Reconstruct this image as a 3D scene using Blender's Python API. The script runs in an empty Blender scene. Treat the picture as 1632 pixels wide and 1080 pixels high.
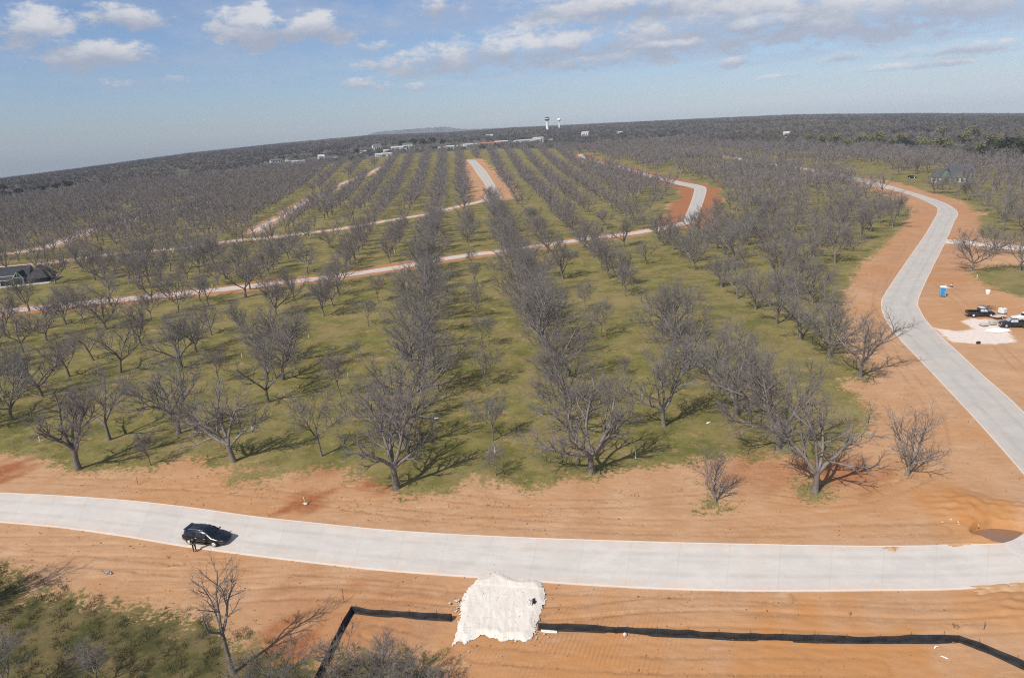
import bpy, math, random
import numpy as np
from mathutils import Vector, Matrix, Quaternion

S = bpy.context.scene
COL = S.collection
PI = math.pi
R = math.radians

# ------------------------------------------------------------------ camera
CAM_H = 40.0
cd = bpy.data.cameras.new('camera'); cam = bpy.data.objects.new('camera', cd); COL.objects.link(cam)
cd.sensor_fit = 'HORIZONTAL'; cd.sensor_width = 36.0; cd.lens = 24.0
cd.clip_start = 0.5; cd.clip_end = 60000.0
CR = [[0.998027, 0.062791, -0.0], [-0.01804, 0.286744, -0.957837], [-0.060143, 0.955947, 0.287311]]
cam.matrix_world = Matrix.Translation((0, 0, CAM_H)) @ Matrix(CR).to_4x4()
S.camera = cam

# ------------------------------------------------------------------ node helpers
class NT:
    """small expression helper over a node tree"""
    def __init__(s, tree):
        s.t = tree; s.n = tree.nodes; s.l = tree.links
    def node(s, typ, **kw):
        n = s.n.new(typ)
        for k, v in kw.items(): setattr(n, k, v)
        return n
    def put(s, sock, v):
        if isinstance(v, bpy.types.NodeSocket): s.l.new(v, sock)
        elif isinstance(v, (tuple, list)) and sock.type == 'RGBA' and len(v) == 3: sock.default_value = (*v, 1)
        else: sock.default_value = v
    def m(s, op, a, b=0.0, c=0.0, clamp=False):
        n = s.node('ShaderNodeMath', operation=op, use_clamp=clamp)
        s.put(n.inputs[0], a); s.put(n.inputs[1], b)
        if op in ('MULTIPLY_ADD', 'SMOOTH_MIN', 'SMOOTH_MAX'): s.put(n.inputs[2], c)
        return n.outputs[0]
    def sm(s, v, lo, hi, o0=0.0, o1=1.0):
        n = s.node('ShaderNodeMapRange', interpolation_type='SMOOTHSTEP')
        s.put(n.inputs[0], v); s.put(n.inputs[1], lo); s.put(n.inputs[2], hi); s.put(n.inputs[3], o0); s.put(n.inputs[4], o1)
        return n.outputs[0]
    def mix(s, f, a, b, blend='MIX'):
        n = s.node('ShaderNodeMix', data_type='RGBA', blend_type=blend)
        s.put(n.inputs[0], f); s.put(n.inputs[6], a); s.put(n.inputs[7], b)
        return n.outputs[2]
    def noise(s, vec, scale, detail=4.0, rough=0.55, dist=0.0, col=False):
        n = s.node('ShaderNodeTexNoise'); s.put(n.inputs['Vector'], vec)
        s.put(n.inputs['Scale'], scale); s.put(n.inputs['Detail'], detail); s.put(n.inputs['Roughness'], rough); s.put(n.inputs['Distortion'], dist)
        return n.outputs['Color' if col else 'Fac']
    def attr(s, name): return s.node('ShaderNodeAttribute', attribute_name=name).outputs['Fac']
    def mapping(s, vec, scale=(1, 1, 1), rot=(0, 0, 0), loc=(0, 0, 0)):
        n = s.node('ShaderNodeMapping'); s.put(n.inputs[0], vec)
        n.inputs[1].default_value = loc; n.inputs[2].default_value = rot; n.inputs[3].default_value = scale
        return n.outputs[0]

# ------------------------------------------------------------------ light: sun + sky with clouds
SUN_EL, SHADOW_AZ = R(46), R(47)
Ldir = Vector((math.cos(SHADOW_AZ) * math.cos(SUN_EL), math.sin(SHADOW_AZ) * math.cos(SUN_EL), -math.sin(SUN_EL)))
sd = bpy.data.lights.new('sun', 'SUN'); sun = bpy.data.objects.new('sun', sd); COL.objects.link(sun)
sd.energy = 4.3; sd.angle = R(0.6); sd.color = (1.0, 0.93, 0.82)
sun.rotation_euler = Ldir.to_track_quat('-Z', 'Y').to_euler(); sun.location = (-60, -60, 120)

W = bpy.data.worlds.new('World'); S.world = W; W.use_nodes = True
w = NT(W.node_tree); w.n.clear()
sky = w.node('ShaderNodeTexSky', sky_type='NISHITA', sun_disc=False)
sky.sun_elevation = SUN_EL; sky.sun_rotation = math.atan2(-Ldir.x, -Ldir.y) % (2 * PI)
sky.altitude = 200; sky.air_density = 1.0; sky.dust_density = 1.0; sky.ozone_density = 3.0
tc = w.node('ShaderNodeTexCoord').outputs['Generated']
sx = w.node('ShaderNodeSeparateXYZ'); w.l.new(tc, sx.inputs[0])
az = w.m('MULTIPLY', w.m('ARCTAN2', sx.outputs[0], sx.outputs[1]), 180 / PI)
el = w.m('MULTIPLY', w.m('ARCSINE', sx.outputs[2]), 180 / PI)
CLOUDS = [  # azimuth, elevation, half width, half height (degrees), weight
    ((-31.12,8.41,2.31,0.97),1.0),((-28.07,6.77,3.18,0.95),1.0),((-25.87,9.26,2.18,0.71),.85),((-17.83,8.64,2.43,1.04),.95),((-13.21,8.39,2.6,0.9),1.0),
    ((-4.67,9.38,1.19,0.55),.8),((-1.84,8.99,0.74,0.37),.6),((8.45,8.67,4.34,1.1),1.0),((17.15,8.05,6.58,1.32),1.0),((27.53,6.4,9.65,1.61),.95),((4.07,6.81,5.18,0.85),.85),
    ((10.77,5.89,6.99,1.03),.9),((-2.33,5.85,5.24,0.86),.85),((-8.98,6.92,1.21,0.37),.8),((20.47,6.3,1.91,0.52),.9),((32.57,3.42,2.78,0.35),.9),
    ((31.39,2.76,1.82,0.28),.85),((25.4,3.54,1.79,0.3),.75),((17.93,4.16,1.81,0.27),.75),((27.86,2.53,1.75,0.25),.7),((-9.98,4.51,1.42,0.33),.65),
    ((-6.4,4.16,3.36,0.29),.5),((21.7,2.89,1.33,0.22),.6),((8.36,4.82,2.85,0.38),.6),((14.04,5.36,1.84,0.37),.8),((-25.14,5.04,2.94,0.42),.35),((-30.77,3.56,1.98,0.28),.3)]
wob = w.noise(tc, 7.0, 5, 0.6, col=True)
ws = w.node('ShaderNodeSeparateColor'); w.l.new(wob, ws.inputs[0])
azw = w.m('ADD', az, w.m('MULTIPLY', w.m('SUBTRACT', ws.outputs[0], .5), 5.0))
elw = w.m('ADD', el, w.m('MULTIPLY', w.m('SUBTRACT', ws.outputs[1], .5), 2.2))
dens = None; lift = None
for (a, e, hw, hh), wt in CLOUDS:
    u = w.m('DIVIDE', w.m('SUBTRACT', azw, a), hw); v = w.m('DIVIDE', w.m('SUBTRACT', elw, e), hh)
    q = w.m('MULTIPLY', w.m('ADD', w.m('MULTIPLY', u, u), w.m('MULTIPLY', v, v)), .62)
    g = w.m('MULTIPLY', w.m('SUBTRACT', 1.0, w.m('MULTIPLY', q, .5), clamp=True), wt)
    vv = w.m('MULTIPLY', g, v)
    dens = g if dens is None else w.m('MAXIMUM', dens, g)
    lift = vv if lift is None else w.m('ADD', lift, vv)
cn = w.noise(w.mapping(tc, (1, 1, 2.2)), 24.0, 8, 0.66)
cn2 = w.noise(w.mapping(tc, (1, 1, 4.5)), 5.0, 5, 0.6)
cov = w.m('ADD', dens, w.m('MULTIPLY', w.m('SUBTRACT', cn, .5), 3.0))
cov = w.m('MULTIPLY', cov, w.sm(dens, 0.0, 0.25))
cloudmask = w.sm(cov, 0.20, 0.95, 0.0, 0.92)
pz = w.m('ADD', w.m('MAXIMUM', sx.outputs[2], 0.0), .035)
pv = w.node('ShaderNodeCombineXYZ'); w.l.new(w.m('DIVIDE', sx.outputs[0], pz), pv.inputs[0]); w.l.new(w.m('DIVIDE', sx.outputs[1], pz), pv.inputs[1])
pn = w.noise(w.mapping(pv.outputs[0], (.62, .42, 1)), 1.25, 8, .62)
where = w.m('MULTIPLY', w.sm(az, -14.0, 6.0, .25, 1.0), w.m('MULTIPLY', w.sm(el, 1.6, 6.0), w.sm(el, 3, 10, .75, 1.0)))
sheet = w.m('MULTIPLY', w.sm(w.m('ADD', pn, w.m('MULTIPLY', w.m('SUBTRACT', cn, .5), .22)), .43, .60), where)
cloudmask = w.m('MAXIMUM', cloudmask, w.m('MULTIPLY', sheet, .72))
veil = w.m('MULTIPLY', w.sm(cn2, .38, .72), w.sm(el, 1.0, 9.0))
up = w.sm(w.m('ADD', lift, w.m('MULTIPLY', w.m('SUBTRACT', cn, .5), 1.6)), -0.55, 0.75)
bg_sky = w.mix(1.0, sky.outputs[0], (1.0, 1.0, 1.0), 'MULTIPLY')
SKYTINT = w.mix(1.0, bg_sky, (0.93, 1.0, 1.18), 'MULTIPLY')
ccol = w.mix(up, (3.9, 4.3, 5.3), (7.4, 7.4, 7.6))
c1 = w.mix(w.m('MULTIPLY', veil, .5), SKYTINT, (4.2, 4.7, 5.9))
c2 = w.mix(cloudmask, c1, ccol)
bg = w.node('ShaderNodeBackground'); bg.inputs['Strength'].default_value = 0.09
w.l.new(c2, bg.inputs['Color'])
wo = w.node('ShaderNodeOutputWorld'); w.l.new(bg.outputs[0], wo.inputs['Surface'])

S.view_settings.view_transform = 'Standard'
try: S.view_settings.look = 'None'
except Exception: pass
S.view_settings.exposure = 0.13; S.view_settings.gamma = 1.0; S.view_settings.use_curve_mapping = False
S.cycles.use_denoising = False
S.cycles.max_bounces = 6; S.cycles.filter_width = 1.1; S.cycles.volume_bounces = 0

# ------------------------------------------------------------------ terrain
HOR_AZ = np.array([-35.261, -30.535, -23.614, -16.908, -10.218, -3.782, 1.059, 8.558, 15.783, 22.539, 30.038, 36.532])
HOR_EL = np.array([-0.01566, -0.01007, -0.00041, 0.00485, 0.00844, 0.0059, 0.00672, 0.00462, 0.00253, 0.00015, -0.00722, -0.01519])
D0 = 500.0
def terrain(x, y):
    """flat farmland near by; farther out the country falls away at the sides and rises slowly ahead"""
    x = np.asarray(x, float); y = np.asarray(y, float)
    d = np.hypot(x, y); a = np.degrees(np.arctan2(x, y))
    e = np.interp(a, HOR_AZ, HOR_EL)
    a0 = -CAM_H / D0; L = (e - a0) / (CAM_H / D0 ** 2)
    z = CAM_H + d * (e + (a0 - e) * np.exp(-np.maximum(d - D0, 0) / L))
    return np.where(d <= D0, 0.0, z)
def tz(x, y): return float(terrain(x, y))

def seg_dist(px, py, poly, closed=False):
    P = np.array(poly, float)
    if closed: P = np.vstack([P, P[:1]])
    best = np.full(px.shape, 1e9)
    for (ax, ay), (bx, by) in zip(P[:-1], P[1:]):
        dx, dy = bx - ax, by - ay; L2 = dx * dx + dy * dy + 1e-9
        t = np.clip(((px - ax) * dx + (py - ay) * dy) / L2, 0, 1)
        best = np.minimum(best, (px - ax - t * dx) ** 2 + (py - ay - t * dy) ** 2)
    return np.sqrt(best)
def inside(px, py, poly):
    P = np.array(poly, float); res = np.zeros(px.shape, bool)
    for (ax, ay), (bx, by) in zip(P, np.roll(P, -1, 0)):
        if ay == by: continue
        c = ((ay > py) != (by > py)) & (px < (bx - ax) * (py - ay) / (by - ay) + ax)
        res ^= c
    return res
def sdist(px, py, poly):      # positive inside
    d = seg_dist(px, py, poly, True)
    return np.where(inside(px, py, poly), d, -d)
rng = np.random.default_rng(7); random.seed(7)
def wavesum(x, y, wl, n, seed):
    r = np.random.default_rng(seed); z = np.zeros(np.shape(x))
    for i in range(n):
        th = r.uniform(0, 2 * PI); k = 2 * PI / (wl * r.uniform(.6, 1.6)); z += np.sin(k * (x * np.cos(th) + y * np.sin(th)) + r.uniform(0, 6.28))
    return z / math.sqrt(n)

# ------------------------------------------------------------------ plan of the site (metres)
MAIN_TOP = [(-115.27,86.57),(-90.66,83.46),(-76.19,81.13),(-66.69,79.29),(-57.44,77.35),(-48.42,75.17),(-39.56,72.49),(-31.08,69.55),(-23.27,67.2),(-15.93,65.11),(-8.99,63.48),(-2.33,62.15),(4.1,60.98),(10.35,59.95),(16.43,58.96),(22.38,58.09),(28.19,57.24),(33.9,56.51),(39.63,55.99),(45.4,55.68),(51.19,55.46),(59.9,55.22)]
MAIN_BOT = [(-107.24,79.54),(-84.11,76.36),(-70.48,73.89),(-61.38,71.73),(-52.65,69.53),(-44.02,66.79),(-36.6,64.18),(-28.3,61.6),(-21.28,59.57),(-14.66,57.75),(-8.38,56.32),(-2.36,55.04),(3.44,53.81),(9.04,52.7),(14.51,51.81),(19.89,51.11),(25.22,50.59),(30.51,50.15),(35.73,49.73),(39.21,49.64),(42.78,49.54),(54.27,49.17)]
RR_L = [(48.66,43.14),(51.14,52.19),(56.28,67.84),(60.37,81.42),(62.64,89.43),(66.37,102.94),(71.14,120.21),(75.48,132.33),(80.47,142.82),(86.66,152.18),(104.21,176.51),(133.23,216.35),(155.44,247.51),(173.09,273.2),(182.96,292.26),(198.23,338.58),(208.73,395.16),(225.35,456.63)]
RR_R = [(55.76,42.5),(57.77,52.93),(68.17,83.96),(71.94,97.16),(74.24,104.89),(79.81,123.35),(84.55,135.17),(90.06,144.95),(109.95,172.83),(138.08,211.56),(161.47,244.43),(174.92,263.16),(184.35,280.98),(192.74,302.83),(204.52,345.16),(216.37,396.0),(228.94,459.73)]
RFAR = [(227.0,458.32),(230.49,501.69),(233.4,554.4),(231.99,662.52),(234.22,803.36),(222.86,933.28)]
X1 = [(-177.94,187.64),(-145.98,192.29),(-130.27,196.05),(-113.47,199.01),(-96.4,202.55),(-79.1,207.21),(-61.04,212.07),(-50.12,216.63),(-35.08,224.55),(-23.3,233.38),(-10.53,240.18),(-1.62,242.18),(12.25,249.49),(26.94,257.22),(47.34,265.02),(64.44,275.45),(77.27,287.42)]
R3_L = [(73.73,284.97),(76.67,294.3),(95.67,353.99),(115.45,419.13),(120.41,440.15),(119.3,472.14),(118.65,517.83),(115.32,599.94),(110.62,691.19),(105.01,742.94),(96.33,845.83),(100.29,915.02)]
R3_R = [(78.79,282.42),(81.63,291.71),(101.13,350.47),(123.91,422.05),(129.94,451.13),(127.69,489.66),(125.17,535.77),(121.31,613.84),(115.99,708.78),(109.91,762.91),(102.91,862.69),(106.11,909.1)]
X2 = [(-221.49,278.02),(-201.3,282.21),(-188.96,286.56),(-179.28,296.82),(-158.83,303.92),(-139.33,308.52),(-128.13,320.81),(-112.4,322.07),(-98.58,330.59),(-82.19,341.03),(-58.37,367.52),(-41.69,385.09),(-32.71,406.46),(-15.53,437.81),(-7.08,467.86)]
R4_L = [(-12.46,462.2),(-12.05,536.13),(-16.64,613.98),(-26.3,731.29),(-34.65,835.71),(-45.98,941.34)]
R4_R = [(-0.78,454.01),(-1.96,494.69),(-5.39,560.88),(-15.03,722.48),(-24.0,826.92),(-33.91,930.65)]
X5 = [(-278.89,302.6),(-238.07,323.52),(-231.86,331.97),(-229.11,344.35),(-247.78,416.54),(-248.41,440.7),(-251.13,504.54),(-244.58,577.74)]
X6 = [(-126.9,347.86),(-134.46,401.42),(-135.22,430.75),(-146.04,500.08),(-151.6,559.76),(-156.44,688.57),(-152.4,810.45),(-149.74,919.05)]
DRIVE = [(136.46,209.61),(140.19,205.48),(143.51,199.18),(146.4,189.96),(150.05,175.22)]
#           polyline, half width of road, width of bare verge, redness
VERGES = [(X1, 2.6, 4.0, .55), (X2, 2.4, 3.5, .35), (X5, 2.6, 4.5, .2), (X6, 2.2, 4.5, .08), (RFAR, 3.0, 3.0, .25),
          ([tuple((np.array(a) + np.array(b)) / 2) for a, b in zip(R3_L, R3_R)], 4.0, 8.0, .9),
          ([tuple((np.array(a) + np.array(b)) / 2) for a, b in zip(R4_L, R4_R)], 4.0, 13.0, .1),
          ([tuple((np.array(a) + np.array(b)) / 2) for a, b in zip(RR_L, RR_R)][8:], 4.5, 6.5, .25), (DRIVE, 2.5, 2.0, .1)]
DIRT = [(-151.02,87.22),(-104.29,93.2),(-75.5,91.85),(-69.87,90.26),(-64.08,86.75),(-59.13,84.25),(-53.04,83.97),(-49.32,83.3),(-46.79,87.04),(-42.18,84.33),(-35.09,81.05),(-29.01,79.89),(-23.48,80.54),(-17.77,75.79),(-14.19,72.28),(-9.68,71.72),
        (-5.36,75.14),(-2.29,73.8),(1.37,71.07),(5.31,74.06),(9.06,73.73),(13.93,75.5),(17.74,75.32),(23.5,76.55),(28.71,75.83),(32.9,76.63),(35.45,73.57),(44.58,80.84),(48.59,85.35),(49.94,90.84),(50.07,95.36),(51.34,100.37),(55.87,99.54),
        (57.81,105.22),(57.39,110.27),(61.32,119.92),(76.74,151.74),(97.26,184.42),(114.03,204.98),(150.41,253.88),(166.87,281.6),(187.81,325.07),(200.76,382.49),(216.95,445.16),(245.6,500.15),(237.58,424.05),(213.0,350.42),(199.34,295.54),(172.09,246.41),(148.7,212.4),
        (153.7,199.87),(166.57,178.95),(185.99,121.27),(84.76,26.04),(14.58,11.32),(-2.32,5.06),(-80.32,14.73)]
GRASS_PATCH = [
    [(-152.7,62.12),(-69.08,63.68),(-54.93,62.54),(-49.89,58.92),(-44.65,56.49),(-39.75,55.29),(-36.68,53.93),(-33.38,53.11),(-30.61,52.01),(-27.28,50.73),(-23.6,48.1),(-19.41,46.45),(-16.54,45.24),(-14.8,46.62),(-11.59,45.92),(-7.92,44.92),(-7.23,42.65),(-9.06,25.33),(-31.15,12.96),(-75.43,17.53)],
    [(116.27,167.36),(124.33,171.47),(139.61,166.27),(114.92,135.33),(109.66,140.17),(109.27,147.66),(111.11,156.66)],
    [(31.35,69.17),(33.13,69.97),(34.73,68.45),(33.13,65.59),(30.93,65.73)],
    [(19.88,66.14),(21.27,66.64),(22.53,65.82),(21.42,64.91),(19.75,65.24)],
    [(-38.41,81.14),(-33.67,81.73),(-29.11,80.25),(-31.67,78.07),(-36.61,78.54)]]
RED = [((-25.47,71.93),3.2,1.0),((-17.37,75.74),3.0,.9),((37.77,71.35),5.0,.75),((28.2,72.31),6,.5),((-71.02,85.47),5.0,1.0),((-20.91,47.14),4.5,1.0),((-13.44,50.67),7,.35),((-14.79,76.69),3,.6),((-25.17,80.76),4,.5),((36.89,101.56),5,.5),((-26.26,160.26),6,.2),((-77.27,132.52),4.5,.45),((-21.45,53.54),5,.3)]
ORANGE = [((22.85,40.08),10,.7),((30.19,40.81),6,.25),((7.08,41.79),8,.5),((-2.4,44.86),6,.4),((-15.44,49.66),6,.35),((45.95,61.97),4.0,.8),((43.57,56.51),3.0,.5),((39.95,47.27),5,.5)]
PALE = [[(79.84,123.79),(80.8,122.25),(83.17,120.42),(85.73,121.12),(86.91,126.2),(89.83,127.85),(93.25,126.54),(92.03,121.39),(90.12,116.78),(87.92,112.19),(83.96,111.55),(81.32,112.49),(77.6,114.42)],
        [(138.43,212.76),(142.18,208.5),(149.63,194.35),(161.3,173.01),(153.99,164.75),(144.52,187.42),(140.96,195.49),(137.63,201.57),(133.3,205.8)]]
ORCHARD = [(-539.04,497.42),(-506.82,657.48),(-492.81,688.01),(-462.68,762.28),(-408.69,835.24),(-338.61,909.55),(-265.81,1005.09),(-198.47,1068.4),(-160.7,1154.82),(-53.48,1161.02),(51.54,1098.11),(117.3,995.86),(231.16,990.29),(294.3,821.01),(328.65,678.3),(348.13,569.21),(346.03,456.11),(295.74,294.25),(84.76,26.04),(-2.32,5.06),(-80.32,14.73)]
RUTS = [[(-69.65,83.51),(-50.8,79.71),(-31.4,74.88),(-12.89,67.94),(4.32,63.41),(23.18,60.33),(41.32,58.73)],
        [(-20.88,75.87),(-2.31,69.11),(11.7,67.41),(24.24,67.23),(33.56,64.74),(43.34,67.63),(51.07,74.41),(58.59,89.39),(65.38,111.45),(75.09,134.96)],
        [(-65.48,67.57),(-56.8,65.2),(-37.47,60.41),(-20.53,56.67),(-8.19,54.04)], [(1.56,51.77),(14.02,49.98),(26.59,47.74),(39.97,45.73)], [(1.94,49.25),(8.6,50.25),(14.17,50.55),(22.24,50.03)],
        [(61.88,74.6),(65.02,88.32),(66.8,101.33),(71.15,117.77),(83.65,149.81),(122.32,207.78)], [(-4.44,45.72),(2.56,44.3),(12.13,42.96),(25.99,41.66)], [(-13.71,49.11),(-8.62,46.79),(-6.38,44.39)], [(104.15,164.84),(96.1,140.38),(91.78,130.79),(82.48,107.93),(78.05,96.31)], [(-31.7,54.52),(-23.06,55.04),(-12.78,53.59),(-6.89,51.97)]]
PUDDLE = (46.56,57.58)

# ------------------------------------------------------------------ mesh + tag helpers
def tag(o, label=None, cat=None, group=None, kind=None):
    if label: o['label'] = label
    if cat: o['category'] = cat
    if group: o['group'] = group
    if kind: o['kind'] = kind
    return o
def empty(name, loc, rz=0, label=None, cat=None, group=None):
    o = bpy.data.objects.new(name, None); COL.objects.link(o); o.location = loc; o.rotation_euler = (0, 0, rz); o.empty_display_size = .3
    return tag(o, label, cat, group)
def mesh_np(name, V, Fq=None, Ft=None, smooth=False):
    V = np.asarray(V, np.float32).reshape(-1, 3); me = bpy.data.meshes.new(name)
    nq = 0 if Fq is None else len(Fq); nt = 0 if Ft is None else len(Ft)
    me.vertices.add(len(V)); me.vertices.foreach_set('co', V.ravel())
    loops = []; starts = []; off = 0
    if nq: loops.append(np.asarray(Fq, np.int32).ravel()); starts.append(np.arange(nq) * 4); off = nq * 4
    if nt: loops.append(np.asarray(Ft, np.int32).ravel()); starts.append(off + np.arange(nt) * 3)
    lp = np.concatenate(loops).astype(np.int32); st = np.concatenate(starts).astype(np.int32)
    me.loops.add(len(lp)); me.loops.foreach_set('vertex_index', lp)
    me.polygons.add(nq + nt); me.polygons.foreach_set('loop_start', st)
    me.polygons.foreach_set('use_smooth', np.full(nq + nt, bool(smooth)))
    me.update(calc_edges=True); me.validate()
    return me
def link(name, me, mat, parent=None):
    o = bpy.data.objects.new(name, me); COL.objects.link(o)
    if mat and not me.materials: me.materials.append(mat)
    if parent: o.parent = parent
    return o
class MB:
    """collects faces of one part"""
    def __init__(s): s.v = []; s.f = []; s.sm = []
    def add(s, vs, fs, smooth=False):
        b = len(s.v); s.v += [tuple(p) for p in vs]; s.f += [tuple(i + b for i in f) for f in fs]; s.sm += [smooth] * len(fs); return s
    def box(s, c, d, rz=0, bev=0.0):
        x, y, z = d[0] / 2, d[1] / 2, d[2] / 2; ca, sa = math.cos(rz), math.sin(rz)
        if bev <= 0:
            pts = [(-x, -y, -z), (x, -y, -z), (x, y, -z), (-x, y, -z), (-x, -y, z), (x, -y, z), (x, y, z), (-x, y, z)]
            fs = [(3, 2, 1, 0), (4, 5, 6, 7), (0, 1, 5, 4), (1, 2, 6, 5), (2, 3, 7, 6), (3, 0, 4, 7)]
        else:
            b = min(bev, x * .9, y * .9, z * .9); pts = []; fs = []
            for zz, k in ((-z, b), (-z + b, 0), (z - b, 0), (z, b)):
                xx, yy = x - k, y - k; c2 = b
                pts += [(-xx + c2, -yy, zz), (xx - c2, -yy, zz), (xx, -yy + c2, zz), (xx, yy - c2, zz), (xx - c2, yy, zz), (-xx + c2, yy, zz), (-xx, yy - c2, zz), (-xx, -yy + c2, zz)]
            for l in range(3):
                for i in range(8):
                    j = (i + 1) % 8; fs.append((l * 8 + i, l * 8 + j, l * 8 + 8 + j, l * 8 + 8 + i))
            fs += [tuple(range(7, -1, -1)), tuple(range(24, 32))]
        pts = [(c[0] + p[0] * ca - p[1] * sa, c[1] + p[0] * sa + p[1] * ca, c[2] + p[2]) for p in pts]
        return s.add(pts, fs)
    def tube(s, pts, rad, n=8, cap=True, smooth=True):
        P = [Vector(p) for p in pts]; rs = rad if isinstance(rad, (list, tuple)) else [rad] * len(P)
        vs = []; fs = []
        for i, p in enumerate(P):
            t = (P[min(i + 1, len(P) - 1)] - P[max(i - 1, 0)]).normalized()
            u = t.cross(Vector((0, 0, 1)) if abs(t.z) < .95 else Vector((1, 0, 0))).normalized(); q = t.cross(u)
            vs += [p + (u * math.cos(2 * PI * k / n) + q * math.sin(2 * PI * k / n)) * rs[i] for k in range(n)]
        for i in range(len(P) - 1):
            for k in range(n):
                a = i * n + k; b = i * n + (k + 1) % n; fs.append((a, b, b + n, a + n))
        if cap: fs += [tuple(range(n - 1, -1, -1)), tuple(range((len(P) - 1) * n, len(P) * n))]
        return s.add(vs, fs, smooth)
    def prism(s, poly, lo, hi, axis='y'):
        """polygon in the plane across an axis, extruded from lo to hi"""
        def P(a, b, t): return {'y': (a, t, b), 'x': (t, a, b), 'z': (a, b, t)}[axis]
        n = len(poly); vs = [P(a, b, lo) for a, b in poly] + [P(a, b, hi) for a, b in poly]
        fs = [tuple(range(n)), tuple(range(2 * n - 1, n - 1, -1))] + [(i, (i + 1) % n, n + (i + 1) % n, n + i) for i in range(n)]
        return s.add(vs, fs)
    def loft(s, rings, cap=True, smooth=True, closed=True):
        n = len(rings[0]); vs = [p for r in rings for p in r]; fs = []
        for i in range(len(rings) - 1):
            for k in range(n if closed else n - 1):
                a = i * n + k; b = i * n + (k + 1) % n; fs.append((a, b, b + n, a + n))
        if cap: fs += [tuple(range(n - 1, -1, -1)), tuple(range((len(rings) - 1) * n, len(rings) * n))]
        return s.add(vs, fs, smooth)
    def blob(s, c, r, n=8, m=5, rough=.25, seed=0):
        rr = random.Random(seed); rings = []
        for i in range(m):
            ph = -PI / 2 + PI * (i + .5) / m
            rings.append([(c[0] + r[0] * math.cos(ph) * math.cos(2 * PI * k / n) * (1 + rr.uniform(-rough, rough)), c[1] + r[1] * math.cos(ph) * math.sin(2 * PI * k / n) * (1 + rr.uniform(-rough, rough)), c[2] + r[2] * math.sin(ph) * (1 + rr.uniform(-rough, rough))) for k in range(n)])
        return s.loft(rings, True, False)
    def mesh(s, name):
        me = bpy.data.meshes.new(name); me.from_pydata(s.v, [], s.f); me.polygons.foreach_set('use_smooth', s.sm); me.update(); me.validate()
        import bmesh
        bm = bmesh.new(); bm.from_mesh(me); bmesh.ops.recalc_face_normals(bm, faces=bm.faces); bm.to_mesh(me); bm.free()
        return me
    def build(s, name, mat, parent=None): return link(name, s.mesh(name), mat, parent)

# ------------------------------------------------------------------ materials
def new_mat(name):
    m = bpy.data.materials.new(name); m.use_nodes = True; t = NT(m.node_tree)
    b = t.n['Principled BSDF']; return m, t, b
def pmat(name, col, rough=.8, metal=0.0, var=.12, scale=3.0, spec=.3, coat=0.0, bump=0.0):
    m, t, b = new_mat(name); o = t.node('ShaderNodeTexCoord').outputs['Object']
    n = t.noise(o, scale, 5, .6)
    f = t.sm(n, .3, .7)
    t.put(b.inputs['Base Color'], t.mix(f, tuple(c * (1 - var) for c in col), tuple(min(1, c * (1 + var)) for c in col)))
    t.put(b.inputs['Roughness'], t.sm(n, .2, .8, max(0, rough - .06), min(1, rough + .06)))
    b.inputs['Metallic'].default_value = metal; b.inputs['Specular IOR Level'].default_value = spec
    b.inputs['Coat Weight'].default_value = coat; b.inputs['Coat Roughness'].default_value = .03
    if bump:
        bp = t.node('ShaderNodeBump'); bp.inputs['Strength'].default_value = .6; bp.inputs['Distance'].default_value = bump
        t.l.new(t.noise(o, scale * 6, 5), bp.inputs['Height']); t.l.new(bp.outputs[0], b.inputs['Normal'])
    return m

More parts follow.
